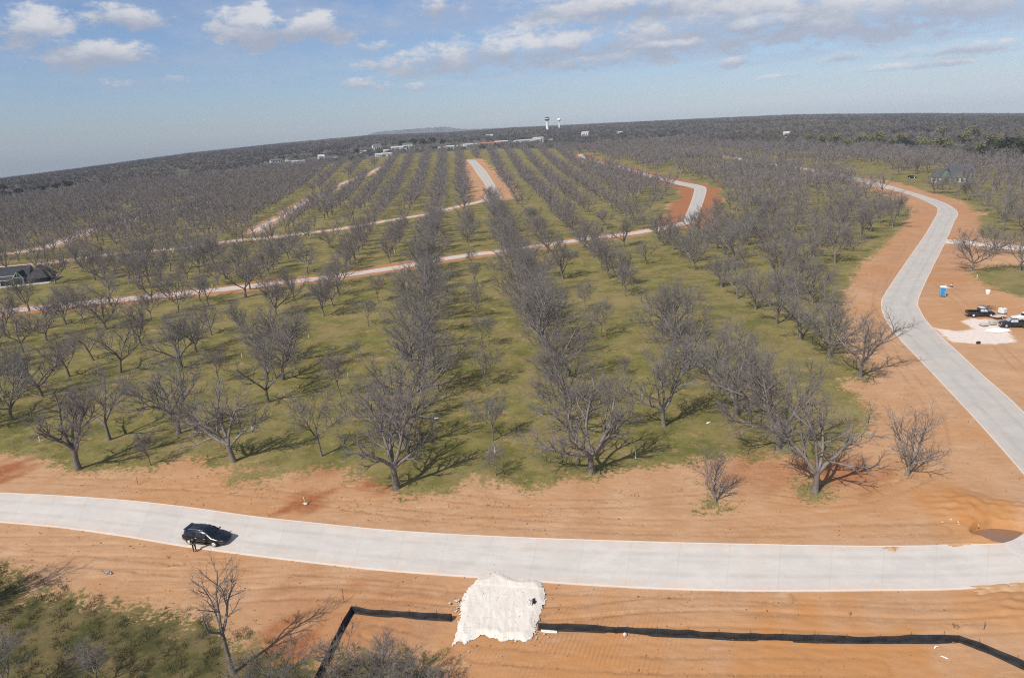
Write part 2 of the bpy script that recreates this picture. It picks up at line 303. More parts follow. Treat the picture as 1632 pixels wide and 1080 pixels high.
def mat_ground():
    m, t, b = new_mat('ground_soil_and_grass')
    geo = t.node('ShaderNodeNewGeometry'); P = geo.outputs['Position']
    big = t.noise(P, .035, 4, .6); mid = t.noise(P, .22, 5, .62); fine = t.noise(P, 1.3, 6, .7); tiny = t.noise(P, 7.0, 4, .7)
    wisp = t.noise(t.mapping(P, (.5, 1.6, 1)), .6, 6, .7)
    # bare soil
    soil = t.mix(t.sm(mid, .3, .7), (.425, .240, .126), (.50, .31, .182))
    soil = t.mix(t.m('MULTIPLY', t.sm(big, .42, .62), .6), soil, (.45, .225, .095))
    soil = t.mix(t.m('MULTIPLY', t.sm(wisp, .5, .72), .5), soil, (.55, .37, .23))
    soil = t.mix(t.m('MULTIPLY', t.sm(t.noise(t.mapping(P, (.16, 1.0, 1), (0, 0, R(-7))), .8, 5, .65), .54, .72), .28), soil, (.38, .205, .10))
    gs = t.noise(t.mapping(P, (.05, 2.6, 1), (0, 0, R(-4))), 1.0, 6, .75)
    soil = t.mix(t.m('MULTIPLY', t.m('MULTIPLY', t.sm(gs, .56, .64), t.sm(mid, .4, .6)), .5), soil, (.30, .155, .07))
    soil = t.mix(t.m('MULTIPLY', t.m('MULTIPLY', t.sm(gs, .44, .36), t.sm(mid, .6, .4)), .45), soil, (.57, .38, .24))
    soil = t.mix(t.m('MULTIPLY', t.sm(fine, .55, .75), .4), soil, (.31, .17, .085))
    soil = t.mix(t.m('MULTIPLY', t.sm(tiny, .62, .74), .45), soil, (.22, .12, .06))
    soil = t.mix(t.m('MULTIPLY', t.attr('orange'), t.sm(mid, .25, .6, .5, 1)), soil, (.46, .195, .05))
    soil = t.mix(t.m('MULTIPLY', t.attr('red'), t.sm(fine, .25, .6, .45, 1)), soil, (.30, .105, .042))
    soil = t.mix(t.m('MULTIPLY', t.m('MULTIPLY', t.attr('ruts'), t.sm(t.noise(P, 2.2, 4, .7), .35, .6)), .6), soil, (.27, .145, .07))
    # grass
    gr = t.mix(t.sm(mid, .36, .64), (.125, .119, .034), (.220, .186, .064))
    gr = t.mix(t.m('MULTIPLY', t.sm(big, .45, .65), .55), gr, (.27, .215, .095))
    gr = t.mix(t.m('MULTIPLY', t.sm(fine, .5, .72), .55), gr, (.078, .095, .022))
    gr = t.mix(t.m('MULTIPLY', t.sm(t.noise(P, .5, 5, .7), .56, .72), .65), gr, (.36, .27, .14))
    gr = t.mix(t.m('MULTIPLY', t.sm(t.noise(P, .16, 4, .6), .57, .7), .55), gr, (.105, .150, .026))
    gr = t.mix(t.m('MULTIPLY', t.sm(tiny, .55, .75), .45), gr, (.055, .062, .018))
    gr = t.mix(t.m('MULTIPLY', t.sm(t.noise(P, 2.6, 5, .75), .6, .76), .5), gr, (.27, .21, .10))
    gr = t.mix(t.m('MULTIPLY', t.sm(t.noise(P, .09, 6, .68), .50, .64), .55), gr, (.27, .20, .095))
    gr = t.mix(t.m('MULTIPLY', t.sm(t.noise(P, .8, 6, .75), .52, .66), .6), gr, (.20, .13, .07))
    gr = t.mix(t.m('MULTIPLY', t.sm(t.noise(P, .33, 6, .72), .58, .68), .8), gr, (.40, .26, .14))
    gr = t.mix(t.m('MULTIPLY', t.attr('weed'), t.sm(fine, .25, .6, .55, 1)), gr, t.mix(t.sm(mid, .4, .6), (.060, .060, .022), (.15, .115, .052)))
    nz = t.m('ADD', t.m('MULTIPLY', t.m('SUBTRACT', t.noise(P, .4, 5, .65), .5), 8.0), t.m('ADD', t.m('MULTIPLY', t.m('SUBTRACT', t.noise(P, 1.6, 6, .75), .5), 9.0), t.m('MULTIPLY', t.m('SUBTRACT', tiny, .5), 5.0)))
    dm = t.sm(t.m('ADD', t.attr('dirt'), nz), -.7, .9)
    c = t.mix(dm, gr, soil)
    # woodland floor, crushed stone
    wf = t.mix(t.sm(t.noise(P, .02, 5, .65), .4, .62), (.10, .09, .08), (.15, .132, .105))
    wf = t.mix(t.m('MULTIPLY', t.sm(t.noise(P, .006, 4, .6), .5, .66), .7), wf, (.075, .085, .04))
    c = t.mix(t.attr('wood'), c, wf)
    pn = t.m('ADD', t.attr('pale'), t.m('MULTIPLY', t.m('SUBTRACT', t.noise(P, .9, 5, .65), .5), 3.0))
    c = t.mix(t.m('MULTIPLY', t.sm(pn, -.3, .8), t.sm(fine, .2, .6, .65, 1)), c, (.70, .61, .54))
    t.put(b.inputs['Base Color'], c); b.inputs['Roughness'].default_value = .95; b.inputs['Specular IOR Level'].default_value = .12
    # wheel ruts and track marks pressed into the soil
    wv = t.node('ShaderNodeTexWave', wave_type='BANDS', bands_direction='X'); t.put(wv.inputs['Vector'], t.mapping(P, (1, 1, 1), (0, 0, R(24))))
    wv.inputs['Scale'].default_value = .85; wv.inputs['Distortion'].default_value = 2.0; wv.inputs['Detail'].default_value = 3; wv.inputs['Detail Scale'].default_value = .4
    tr = t.m('MULTIPLY', t.m('MULTIPLY', wv.outputs['Fac'], t.attr('tracks')), .55)
    h = t.m('ADD', t.m('ADD', t.m('MULTIPLY', fine, .6), t.m('MULTIPLY', tiny, .28)), tr)
    bp = t.node('ShaderNodeBump'); bp.inputs['Strength'].default_value = .7; bp.inputs['Distance'].default_value = .12
    t.l.new(h, bp.inputs['Height']); t.l.new(bp.outputs[0], b.inputs['Normal'])
    return m

def mat_concrete(name, base, joint=4.6, dusty=.6):
    m, t, b = new_mat(name)
    P = t.node('ShaderNodeNewGeometry').outputs['Position']
    al, ac = t.attr('along'), t.attr('across')
    n1 = t.noise(P, .35, 5, .65); n2 = t.noise(P, 2.2, 6, .7)
    vec = t.node('ShaderNodeCombineXYZ'); t.l.new(t.m('MULTIPLY', al, .12), vec.inputs[0]); t.l.new(t.m('MULTIPLY', ac, 2.4), vec.inputs[1])
    stre = t.noise(vec.outputs[0], 1.0, 5, .7)
    slab = t.node('ShaderNodeTexWhiteNoise', noise_dimensions='1D'); t.l.new(t.m('FLOOR', t.m('DIVIDE', al, joint)), slab.inputs['W'])
    c = t.mix(t.sm(n1, .3, .7), tuple(x * .93 for x in base), tuple(min(1, x * 1.05) for x in base))
    c = t.mix(t.m('MULTIPLY', t.sm(stre, .46, .70), .5), c, tuple(x * .78 for x in base))
    c = t.mix(t.m('MULTIPLY', t.sm(slab.outputs['Value'], .35, 1), .32), c, tuple(x * .84 for x in base))
    c = t.mix(t.m('MULTIPLY', t.sm(n2, .54, .72), .4), c, (base[0] * .78, base[1] * .74, base[2] * .68))
    c = t.mix(t.m('MULTIPLY', t.sm(t.noise(P, .13, 5, .7), .5, .64), .35), c, (base[0] * 1.08, base[1] * 1.02, base[2] * .94))
    c = t.mix(t.m('MULTIPLY', t.sm(t.m('ABSOLUTE', t.m('SUBTRACT', t.m('ABSOLUTE', ac), .42)), .16, .02), t.sm(t.noise(P, .3, 4, .6), .35, .65, .1, .34)), c, (base[0] * .72, base[1] * .66, base[2] * .58))
    edge = t.m('ABSOLUTE', ac)
    c = t.mix(t.m('MULTIPLY', t.m('MULTIPLY', t.sm(edge, .55, 1.0), t.sm(t.noise(P, .5, 5, .7), .40, .60)), dusty), c, (.62, .45, .32))
    fr = t.m('FRACT', t.m('DIVIDE', al, joint))
    jl = t.m('LESS_THAN', fr, .10 / joint)
    cl = t.m('LESS_THAN', t.m('ABSOLUTE', t.m('SUBTRACT', ac, .0)), .011)
    c = t.mix(t.m('MULTIPLY', t.m('MAXIMUM', jl, t.m('MULTIPLY', cl, .6)), .10), c, (.2, .18, .16))
    c = t.mix(t.m('MULTIPLY', t.m('GREATER_THAN', edge, .955), .4), c, (.8, .77, .72))
    t.put(b.inputs['Base Color'], c); b.inputs['Roughness'].default_value = .85; b.inputs['Specular IOR Level'].default_value = .25
    bp = t.node('ShaderNodeBump'); bp.inputs['Strength'].default_value = .4; bp.inputs['Distance'].default_value = .02
    t.l.new(n2, bp.inputs['Height']); t.l.new(bp.outputs[0], b.inputs['Normal'])
    return m

def mat_bark(name, c0, c1, scale=4.0):
    m, t, b = new_mat(name)
    P = t.node('ShaderNodeNewGeometry').outputs['Position']; oi = t.node('ShaderNodeObjectInfo').outputs['Random']
    n = t.noise(P, scale, 5, .65); n2 = t.noise(P, .35, 3, .6)
    c = t.mix(t.sm(n, .3, .7), c0, c1)
    c = t.mix(t.m('MULTIPLY', t.sm(n2, .4, .65), .45), c, tuple(x * 1.25 for x in c1))
    c = t.mix(t.m('MULTIPLY', oi, .35), c, (c0[0] * 1.15, c0[1] * .95, c0[2] * .85))
    t.put(b.inputs['Base Color'], c); b.inputs['Roughness'].default_value = .92; b.inputs['Specular IOR Level'].default_value = .15
    return m
def mat_leaf(name, c0, c1):
    m, t, b = new_mat(name)
    P = t.node('ShaderNodeNewGeometry').outputs['Position']; oi = t.node('ShaderNodeObjectInfo').outputs['Random']
    c = t.mix(t.sm(t.noise(P, .8, 4, .6), .3, .7), c0, c1)
    c = t.mix(t.m('MULTIPLY', oi, .45), c, tuple(x * .7 for x in c0))
    t.put(b.inputs['Base Color'], c); b.inputs['Roughness'].default_value = .8
    return m

M = {}
M['ground'] = mat_ground()
M['concrete'] = mat_concrete('pale_concrete', (.59, .55, .503))
M['concrete_right'] = mat_concrete('grey_concrete', (.475, .447, .41), 4.6, .5)
M['gravel_lane'] = mat_concrete('pale_lane', (.56, .49, .435), 400, .8)
M['bark'] = mat_bark('grey_bark', (.115, .10, .088), (.21, .19, .17))
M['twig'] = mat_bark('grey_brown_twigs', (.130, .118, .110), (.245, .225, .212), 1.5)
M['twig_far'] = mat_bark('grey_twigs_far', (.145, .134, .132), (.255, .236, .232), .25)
def mat_woods():
    m, t, b = new_mat('bare_woodland'); P = t.node('ShaderNodeNewGeometry').outputs['Position']
    c = t.mix(t.sm(t.noise(P, .012, 5, .65), .35, .65), (.088, .082, .082), (.155, .142, .136))
    c = t.mix(t.m('MULTIPLY', t.sm(t.noise(P, .0045, 4, .6), .48, .64), .8), c, (.085, .080, .065))
    c = t.mix(t.m('MULTIPLY', t.sm(t.noise(P, .0075, 4, .6), .56, .68), .7), c, (.15, .14, .075))
    c = t.mix(t.m('MULTIPLY', t.sm(t.noise(P, .0028, 4, .6), .50, .62), .5), c, (.20, .165, .135))
    t.put(b.inputs['Base Color'], c); b.inputs['Roughness'].default_value = .95; b.inputs['Specular IOR Level'].default_value = .1; return m
M['wood_far'] = mat_woods()
M['olive'] = mat_leaf('olive_leaves', (.15, .143, .048), (.255, .23, .085))
M['darkleaf'] = mat_leaf('dark_evergreen_leaves', (.020, .028, .012), (.045, .058, .022))
M['grassblade'] = mat_leaf('grass_blades', (.085, .085, .026), (.21, .165, .07))
M['weedblade'] = mat_leaf('weed_blades', (.045, .055, .018), (.17, .13, .055))
def mat_stone():
    m, t, b = new_mat('white_crushed_stone'); P = t.node('ShaderNodeNewGeometry').outputs['Position']
    st = t.noise(t.mapping(P, (3.2, .45, 1), (0, 0, R(14))), 1.0, 6, .7); gr = t.noise(P, 9, 5, .75); bl = t.noise(P, .5, 4, .6)
    c = t.mix(t.sm(st, .35, .65), (.66, .60, .525), (.76, .71, .635))
    c = t.mix(t.m('MULTIPLY', t.sm(gr, .54, .70), .45), c, (.47, .42, .36))
    c = t.mix(t.m('MULTIPLY', t.sm(bl, .55, .72), .35), c, (.62, .52, .42))
    t.put(b.inputs['Base Color'], c); b.inputs['Roughness'].default_value = .95; b.inputs['Specular IOR Level'].default_value = .1
    bp = t.node('ShaderNodeBump'); bp.inputs['Strength'].default_value = .6; bp.inputs['Distance'].default_value = .05
    t.l.new(t.m('ADD', gr, t.m('MULTIPLY', st, .8)), bp.inputs['Height']); t.l.new(bp.outputs[0], b.inputs['Normal']); return m
M['stone'] = mat_stone()
M['rock'] = pmat('white_rock', (.52, .49, .45), .9, var=.2, scale=4)
M['fabric'] = pmat('black_silt_fabric', (.020, .019, .020), .75, var=.4, scale=1.2)
M['post'] = pmat('weathered_wood_post', (.16, .12, .08), .9, var=.3, scale=6)
M['white'] = pmat('white_plastic', (.80, .79, .76), .5, var=.06, scale=2)
M['black_paint'] = pmat('black_car_paint', (.006, .007, .010), .22, 0, .2, 2, .5, coat=.7)
M['black_trim'] = pmat('black_plastic_trim', (.015, .015, .016), .6, var=.2)
M['dark_paint'] = pmat('dark_grey_car_paint', (.02, .022, .025), .25, 0, .2, 2, .5, coat=.6)
M['white_paint'] = pmat('white_car_paint', (.75, .75, .74), .3, 0, .04, 2, .5, coat=.5)
M['pale_glass'] = pmat('painted_sky_sheen_glass', (.58, .62, .67), .12, .3, .1, 1, .8)  # pale base colour stands in for sky reflected in the pickup glass
M['spilled'] = pmat('spilled_soil', (.50, .30, .16), .95, var=.15, scale=1.5, bump=.05)
M['glass'] = pmat('tinted_car_glass', (.01, .013, .018), .06, 0, .1, 1, .8)
M['chrome'] = pmat('bright_wheel_alloy', (.72, .72, .74), .3, .9, .08, 6)
M['tyre'] = pmat('tyre_rubber', (.02, .02, .02), .85, 0, .2, 8)
M['lamp_red'] = pmat('red_lamp_lens', (.30, .01, .01), .2, 0, .1, 8)
M['lamp_clear'] = pmat('clear_lamp_lens', (.75, .77, .8), .12, .2, .06, 8)
M['blue'] = pmat('blue_plastic_panel', (.10, .34, .60), .45, var=.10, scale=1.5)
M['blue_dark'] = pmat('blue_plastic_door', (.05, .22, .45), .45, var=.10, scale=1.5)
M['orange'] = pmat('orange_plastic', (.55, .12, .03), .5, var=.1)
M['shingle'] = pmat('dark_roof_shingle', (.040, .042, .052), .85, var=.25, scale=.9)
M['slate'] = pmat('slate_blue_roof', (.07, .073, .085), .8, var=.2, scale=.7)
M['green_wall'] = pmat('green_sheathing', (.13, .26, .19), .8, var=.2, scale=.8)
M['green_frame'] = pmat('pale_green_timber', (.30, .42, .34), .8, var=.15, scale=2)
M['trim'] = pmat('pale_trim', (.62, .62, .60), .7, var=.08)
M['wrap'] = pmat('white_house_wrap', (.50, .50, .50), .7, var=.1, scale=.5)
M['slab'] = pmat('pale_slab', (.55, .50, .46), .9, var=.12, scale=.5)
M['dark_open'] = pmat('dark_interior', (.015, .015, .017), .9, var=.2)
M['shed_wall'] = pmat('pale_metal_wall', (.48, .48, .47), .6, var=.08, scale=.2)
M['shed_roof'] = pmat('white_metal_roof', (.50, .50, .50), .45, var=.05, scale=.2)
M['grey_roof'] = pmat('grey_roof', (.14, .13, .13), .8, var=.2, scale=.2)
M['brick'] = pmat('red_brown_wall', (.33, .17, .11), .85, var=.15, scale=.3)
M['tower_white'] = pmat('white_tower_steel', (.78, .79, .80), .5, var=.06, scale=.2)
M['tower_dark'] = pmat('dark_tank_paint', (.045, .055, .075), .5, var=.1, scale=.2)
M['skin'] = pmat('skin', (.45, .27, .19), .6, var=.06)
M['hair'] = pmat('dark_hair', (.02, .014, .01), .6)
M['cloth_dark'] = pmat('black_jacket_cloth', (.014, .014, .017), .9, var=.3, scale=10)
M['cloth_navy'] = pmat('dark_trouser_cloth', (.018, .019, .026), .9, var=.3, scale=10)
M['shoe'] = pmat('dark_shoe', (.02, .016, .014), .7)
M['steel'] = pmat('galvanised_steel', (.35, .36, .37), .45, .6, .1)
M['greenpaint'] = pmat('pale_green_pipe', (.42, .52, .30), .6, var=.15)
def mat_water():
    m, t, b = new_mat('muddy_water'); P = t.node('ShaderNodeNewGeometry').outputs['Position']
    t.put(b.inputs['Base Color'], t.mix(t.noise(P, .7, 4), (.21, .115, .07), (.27, .155, .10)))
    b.inputs['Roughness'].default_value = .12; b.inputs['Specular IOR Level'].default_value = .45
    bp = t.node('ShaderNodeBump'); bp.inputs['Strength'].default_value = .15; bp.inputs['Distance'].default_value = .01
    t.l.new(t.noise(P, 3.0, 3), bp.inputs['Height']); t.l.new(bp.outputs[0], b.inputs['Normal']); return m
M['water'] = mat_water()

def resample(P, n, sub=10):
    P = np.array(P, float); out = []
    Q = np.vstack([2 * P[0] - P[1], P, 2 * P[-1] - P[-2]])
    for i in range(1, len(Q) - 2):
        for t in np.linspace(0, 1, sub, endpoint=False):
            a, b, c, d = Q[i - 1], Q[i], Q[i + 1], Q[i + 2]
            out.append(.5 * ((2 * b) + (-a + c) * t + (2 * a - 5 * b + 4 * c - d) * t * t + (-a + 3 * b - 3 * c + d) * t ** 3))
    out.append(P[-1]); out = np.array(out)
    s = np.concatenate([[0], np.cumsum(np.hypot(*np.diff(out, axis=0).T))]); u = np.linspace(0, s[-1], n)
    return np.stack([np.interp(u, s, out[:, 0]), np.interp(u, s, out[:, 1])], -1)
# ------------------------------------------------------------------ the ground, one sheet to the horizon
def ground():
    az = np.concatenate([np.arange(-180, -60, 5.0), np.arange(-60, -42, .6), np.arange(-42, 42.01, .13), np.arange(42.6, 60.1, .6), np.arange(65, 180, 5.0)])
    near = [2.0, 8, 14, 20, 25, 29]
    e = np.arange(math.degrees(math.atan(CAM_H / 31)), 4.6, -.062); d1 = CAM_H / np.tan(np.radians(e))
    d2 = [d1[-1]]
    while d2[-1] < 8000: d2.append(d2[-1] * 1.011)
    d = np.concatenate([near, d1, d2[1:]])
    A, D = np.meshgrid(np.radians(az), d); na = len(az); nd = len(d)
    x = (D * np.sin(A)).ravel(); y = (D * np.cos(A)).ravel()
    dist = np.hypot(x, y); nearm = dist < 420
    dirt = np.full(x.shape, -12.0); red = np.zeros(x.shape); orange = np.zeros(x.shape); pale = np.full(x.shape, -8.0); tracks = np.zeros(x.shape)
    xi, yi = x[nearm], y[nearm]
    v = np.clip(sdist(xi, yi, DIRT), -12, 12)
    for g in GRASS_PATCH: v = np.minimum(v, -np.clip(sdist(xi, yi, g), -12, 12))
    dirt[nearm] = v
    fr = (dist < 1400) & (np.abs(np.degrees(np.arctan2(x, y))) < 60); xf, yf = x[fr], y[fr]
    for poly, hw, vg, rd in VERGES:
        sdv = seg_dist(xf, yf, poly); w_ = hw + vg * (1 + .35 * wavesum(xf, yf, 30, 4, 5)) - sdv
        dirt[fr] = np.maximum(dirt[fr], np.clip(w_ * 1.3, -12, 6))
        red[fr] = np.maximum(red[fr], rd * np.clip((hw + vg + 3 - sdv) / 4, 0, 1))
    for (cx, cy), r_, k in RED: red[nearm] = np.maximum(red[nearm], k * np.clip(1.4 - np.hypot(xi - cx, yi - cy) / r_ * 1.2 + .3 * wavesum(xi, yi, 3, 4, 9), 0, 1))
    for (cx, cy), r_, k in ORANGE: orange[nearm] = np.maximum(orange[nearm], k * np.clip(1.6 - np.hypot(xi - cx, yi - cy) / r_ * 1.2 + .25 * wavesum(xi, yi, 4, 4, 8), 0, 1))
    for pg in PALE: pale[nearm] = np.maximum(pale[nearm], np.clip(sdist(xi, yi, pg), -8, 3))
    fw = (dist > 300) & (np.abs(np.degrees(np.arctan2(x, y))) < 62)
    wood = np.zeros(x.shape); wood[fw] = np.clip(.5 - sdist(x[fw], y[fw], ORCHARD) / 12, 0, 1); wood[(dist > 1500)] = 1
    weed = np.zeros(x.shape); weed[nearm] = np.clip(sdist(xi, yi, GRASS_PATCH[0]) / 3 + .5, 0, 1)
    z = terrain(x, y)
    # small relief: soft humps, ruts along the road, clods
    rel = .03 * wavesum(xi, yi, 7, 6, 1) + .010 * wavesum(xi, yi, 1.2, 7, 2)
    dm = np.clip(v + 1, 0, 1)
    ax = -.02 * xi + yi
    band = np.clip(1 - np.abs(seg_dist(xi, yi, MAIN_BOT) - 3.5) / 4.5, 0, 1) * (v > 0)
    rel += -.10 * band * np.clip(np.sin((yi + .09 * xi + .5 * wavesum(xi, yi, 25, 3, 4)) * 2 * PI / 1.9), 0, 1) ** 3
    band2 = np.clip(1 - np.abs(seg_dist(xi, yi, MAIN_TOP) - 4) / 5, 0, 1) * (v > 0)
    rel += -.06 * band2 * np.clip(np.sin((yi + .07 * xi + .6 * wavesum(xi, yi, 30, 3, 6)) * 2 * PI / 2.4), 0, 1) ** 3
    tm = np.clip(1.2 - np.hypot(xi - 4, (yi - 45.5) * 1.8) / 10, 0, 1) + np.clip(1 - np.hypot(xi - 7, yi - 53) / 6, 0, 1) * .7 + np.clip(1 - np.hypot(xi + 9, yi - 50) / 5, 0, 1) * .7
    tracks[nearm] = np.clip(tm * (.6 + .6 * wavesum(xi, yi, 5, 4, 12)), 0, 1) * (v > 0)
    rut = np.zeros(xi.shape)
    for q_, pth in enumerate(RUTS):
        pth = resample(pth, 60); dd_ = seg_dist(xi, yi, pth); g_ = np.exp(-((dd_ - .85) / .22) ** 2) * np.clip(.75 + .4 * wavesum(xi, yi, 9, 4, 70 + q_), 0, 1); rut = np.maximum(rut, g_)
    rut *= np.clip(v, 0, 1); rel += -.05 * rut; ruts = np.zeros(x.shape); ruts[nearm] = rut
    # spoil heaps by the pit, the pit itself
    px, py = PUDDLE
    for (hx, hy), r_, hh in (((44.97,61.47), 2.6, .42), ((44.08,55.92), 1.6, .35), ((40.04,47.02), 2.6, .35), ((47.21,63.08), 2.2, .4), ((50.64,60.8), 2.2, .5)):
        rel += hh * np.exp(-((xi - hx) ** 2 + (yi - hy) ** 2) / r_ ** 2) * (1 + .16 * wavesum(xi, yi, 1.6, 6, 21))
    pr = np.hypot((xi - px) / 2.5, (yi - py) / 1.75) + .12 * wavesum(xi, yi, 2.2, 4, 14)
    rel += -1.35 * np.clip((1.18 - pr) / .26, 0, 1)
    for poly in (MAIN_TOP, MAIN_BOT): rel *= np.clip(seg_dist(xi, yi, poly) / 1.0, .15, 1)
    road_in = inside(xi, yi, list(MAIN_TOP) + list(MAIN_BOT)[::-1]) | inside(xi, yi, list(RR_L) + list(RR_R)[::-1]); rel = np.where(road_in, np.minimum(rel, 0) * .3, rel)
    zz = z[nearm] + rel * (dist[nearm] < 420); z[nearm] = zz
    far = dist > 900
    z[far] += (3.0 * wavesum(x[far], y[far], 700, 6, 31)) * np.clip((dist[far] - 900) / 1500, 0, 1)
    z -= .02
    idx = np.arange(na * nd).reshape(nd, na)
    nx = np.roll(idx, -1, 1)
    Fq = np.stack([idx[:-1], idx[1:], nx[1:], nx[:-1]], -1).reshape(-1, 4)[:, ::-1]
    V = np.stack([x, y, z], -1)
    V = np.vstack([V, [[0, 0, -.02]]]); Ft = np.stack([nx[0], idx[0], np.full(na, len(V) - 1)], -1)
    me = mesh_np('ground', V, Fq, Ft[:, ::-1], True)
    for nm, arr in (('dirt', dirt), ('red', red), ('orange', orange), ('pale', pale), ('wood', wood), ('tracks', tracks), ('weed', weed), ('ruts', ruts)):
        at = me.attributes.new(nm, 'FLOAT', 'POINT'); at.data.foreach_set('value', np.append(arr, 0).astype(np.float32))
    return tag(link('ground', me, M['ground']), 'orange bare soil and grassy orchard floor', kind='structure')
ground()

# ------------------------------------------------------------------ roads
def ribbon(name, Lp, Rp, mat, n, top, label, cols=5, depth=.35):
    A, B = resample(Lp, n), resample(Rp, n)
    # pair points across the road instead of by raw arc length at bends
    mid = (A + B) / 2; al = np.concatenate([[0], np.cumsum(np.hypot(*np.diff(mid, axis=0).T))])
    V = []; along = []; across = []
    ts = np.linspace(0, 1, cols)
    for i in range(n):
        row = [A[i] + (B[i] - A[i]) * t for t in ts]
        for k, p in enumerate([row[0]] + row + [row[-1]]):
            zz = tz(*p) + (top if 0 < k < cols + 1 else top - depth)
            V.append((p[0], p[1], zz)); along.append(al[i]); across.append(-1 + 2 * ts[min(max(k - 1, 0), cols - 1)])
    m_ = cols + 2; idx = np.arange(n * m_).reshape(n, m_)
    Fq = np.stack([idx[:-1, :-1], idx[:-1, 1:], idx[1:, 1:], idx[1:, :-1]], -1).reshape(-1, 4)
    me = mesh_np(name, V, Fq)
    nrm = np.zeros(len(me.polygons) * 3, np.float32); me.polygons.foreach_get('normal', nrm)
    if nrm[2::3].sum() < 0: me.flip_normals()
    for nm, arr in (('along', along), ('across', across)):
        at = me.attributes.new(nm, 'FLOAT', 'POINT'); at.data.foreach_set('value', np.array(arr, np.float32))
    return tag(link(name, me, mat), label, kind='structure')
def lane(name, C, hw, mat, n, top, label):
    P = resample(C, n); T = np.gradient(P, axis=0); T /= np.hypot(T[:, 0], T[:, 1])[:, None]; N = np.stack([-T[:, 1], T[:, 0]], -1)
    wob = hw * (1 + .05 * np.sin(np.arange(n) * .7) + .04 * np.sin(np.arange(n) * 1.9))[:, None]
    return ribbon(name, P + N * wob, P - N * wob, mat, n, top, label)
ribbon('main_road', MAIN_TOP, MAIN_BOT, M['concrete'], 260, .08, 'wide pale concrete road crossing the foreground')
ribbon('side_road', RR_L, RR_R, M['concrete_right'], 320, .074, 'grey concrete road winding away on the right')
lane('far_road', RFAR, 3.0, M['gravel_lane'], 60, .07, 'road running on behind the trees')
lane('cross_road', X1, 3.0, M['gravel_lane'], 160, .07, 'narrow pale road crossing the orchard')
ribbon('bend_road', R3_L, R3_R, M['concrete_right'], 120, .066, 'concrete road with a sharp bend between red banks')
lane('second_cross_road', X2, 2.9, M['gravel_lane'], 140, .07, 'second narrow pale road across the orchard')
ribbon('end_road', R4_L, R4_R, M['concrete_right'], 80, .066, 'straight concrete road running to the far end of the orchard')
lane('left_lane', X5, 3.3, M['gravel_lane'], 80, .07, 'pale lane behind the dark roofed house')
lane('dirt_lane', X6, 2.2, M['gravel_lane'], 80, .07, 'dirt lane running up between tree rows')
# corner slab where the two roads meet
cs = MB(); cp = [(45.43,55.72),(46.34,55.99),(47.25,56.42),(48.32,57.05),(50.82,58.09),(52.52,57.12),(50.19,52.77),(44.97,51.9),(45.1,55.09)]
cs.prism(cp, -.25, .083, 'z'); cso = cs.build('corner_slab', M['slab']); tag(cso, 'curved concrete corner beside the muddy pit', kind='structure')
# muddy water in the pit
px, py = PUDDLE
wm = MB(); ring = [(px + 2.9 * math.cos(t) * (1 + .06 * math.sin(3 * t)), py + 2.05 * math.sin(t), -.72) for t in np.linspace(0, 2 * PI, 40, endpoint=False)]
wm.add(ring + [(px, py, -.72)], [(i, (i + 1) % 40, 40) for i in range(40)])
tag(wm.build('puddle', M['water']), 'muddy brown water in the dug pit', kind='structure')
# soil washed onto the road
for i, (c_, a_, b_) in enumerate((((34.83,55.89), .7, .4), ((41.38,55.93), 1.8, .32), ((40.93,49.38), 3.0, .55), ((43.07,49.34), 2.5, .6))):
    sm_ = MB(); rr = random.Random(i); n = 44; wv_ = [1 + .28 * math.sin(3 * 2 * PI * k / n + i) + .22 * math.sin(7 * 2 * PI * k / n + 2 * i) + rr.uniform(-.12, .12) for k in range(n)]
    out = [(c_[0] + a_ * math.cos(2 * PI * k / n) * wv_[k], c_[1] + b_ * math.sin(2 * PI * k / n) * wv_[k], .06) for k in range(n)]
    inn = [((x_ - c_[0]) * .6 + c_[0], (y_ - c_[1]) * .6 + c_[1], .13 + rr.uniform(-.02, .02)) for x_, y_, _ in out]
    sm_.add(out + inn + [(c_[0], c_[1], .15)], [(k, (k + 1) % n, n + (k + 1) % n, n + k) for k in range(n)] + [(n + k, n + (k + 1) % n, 2 * n) for k in range(n)], True)
    tag(sm_.build('spilled_soil', M['spilled']), 'orange soil washed over the road edge', kind='structure')

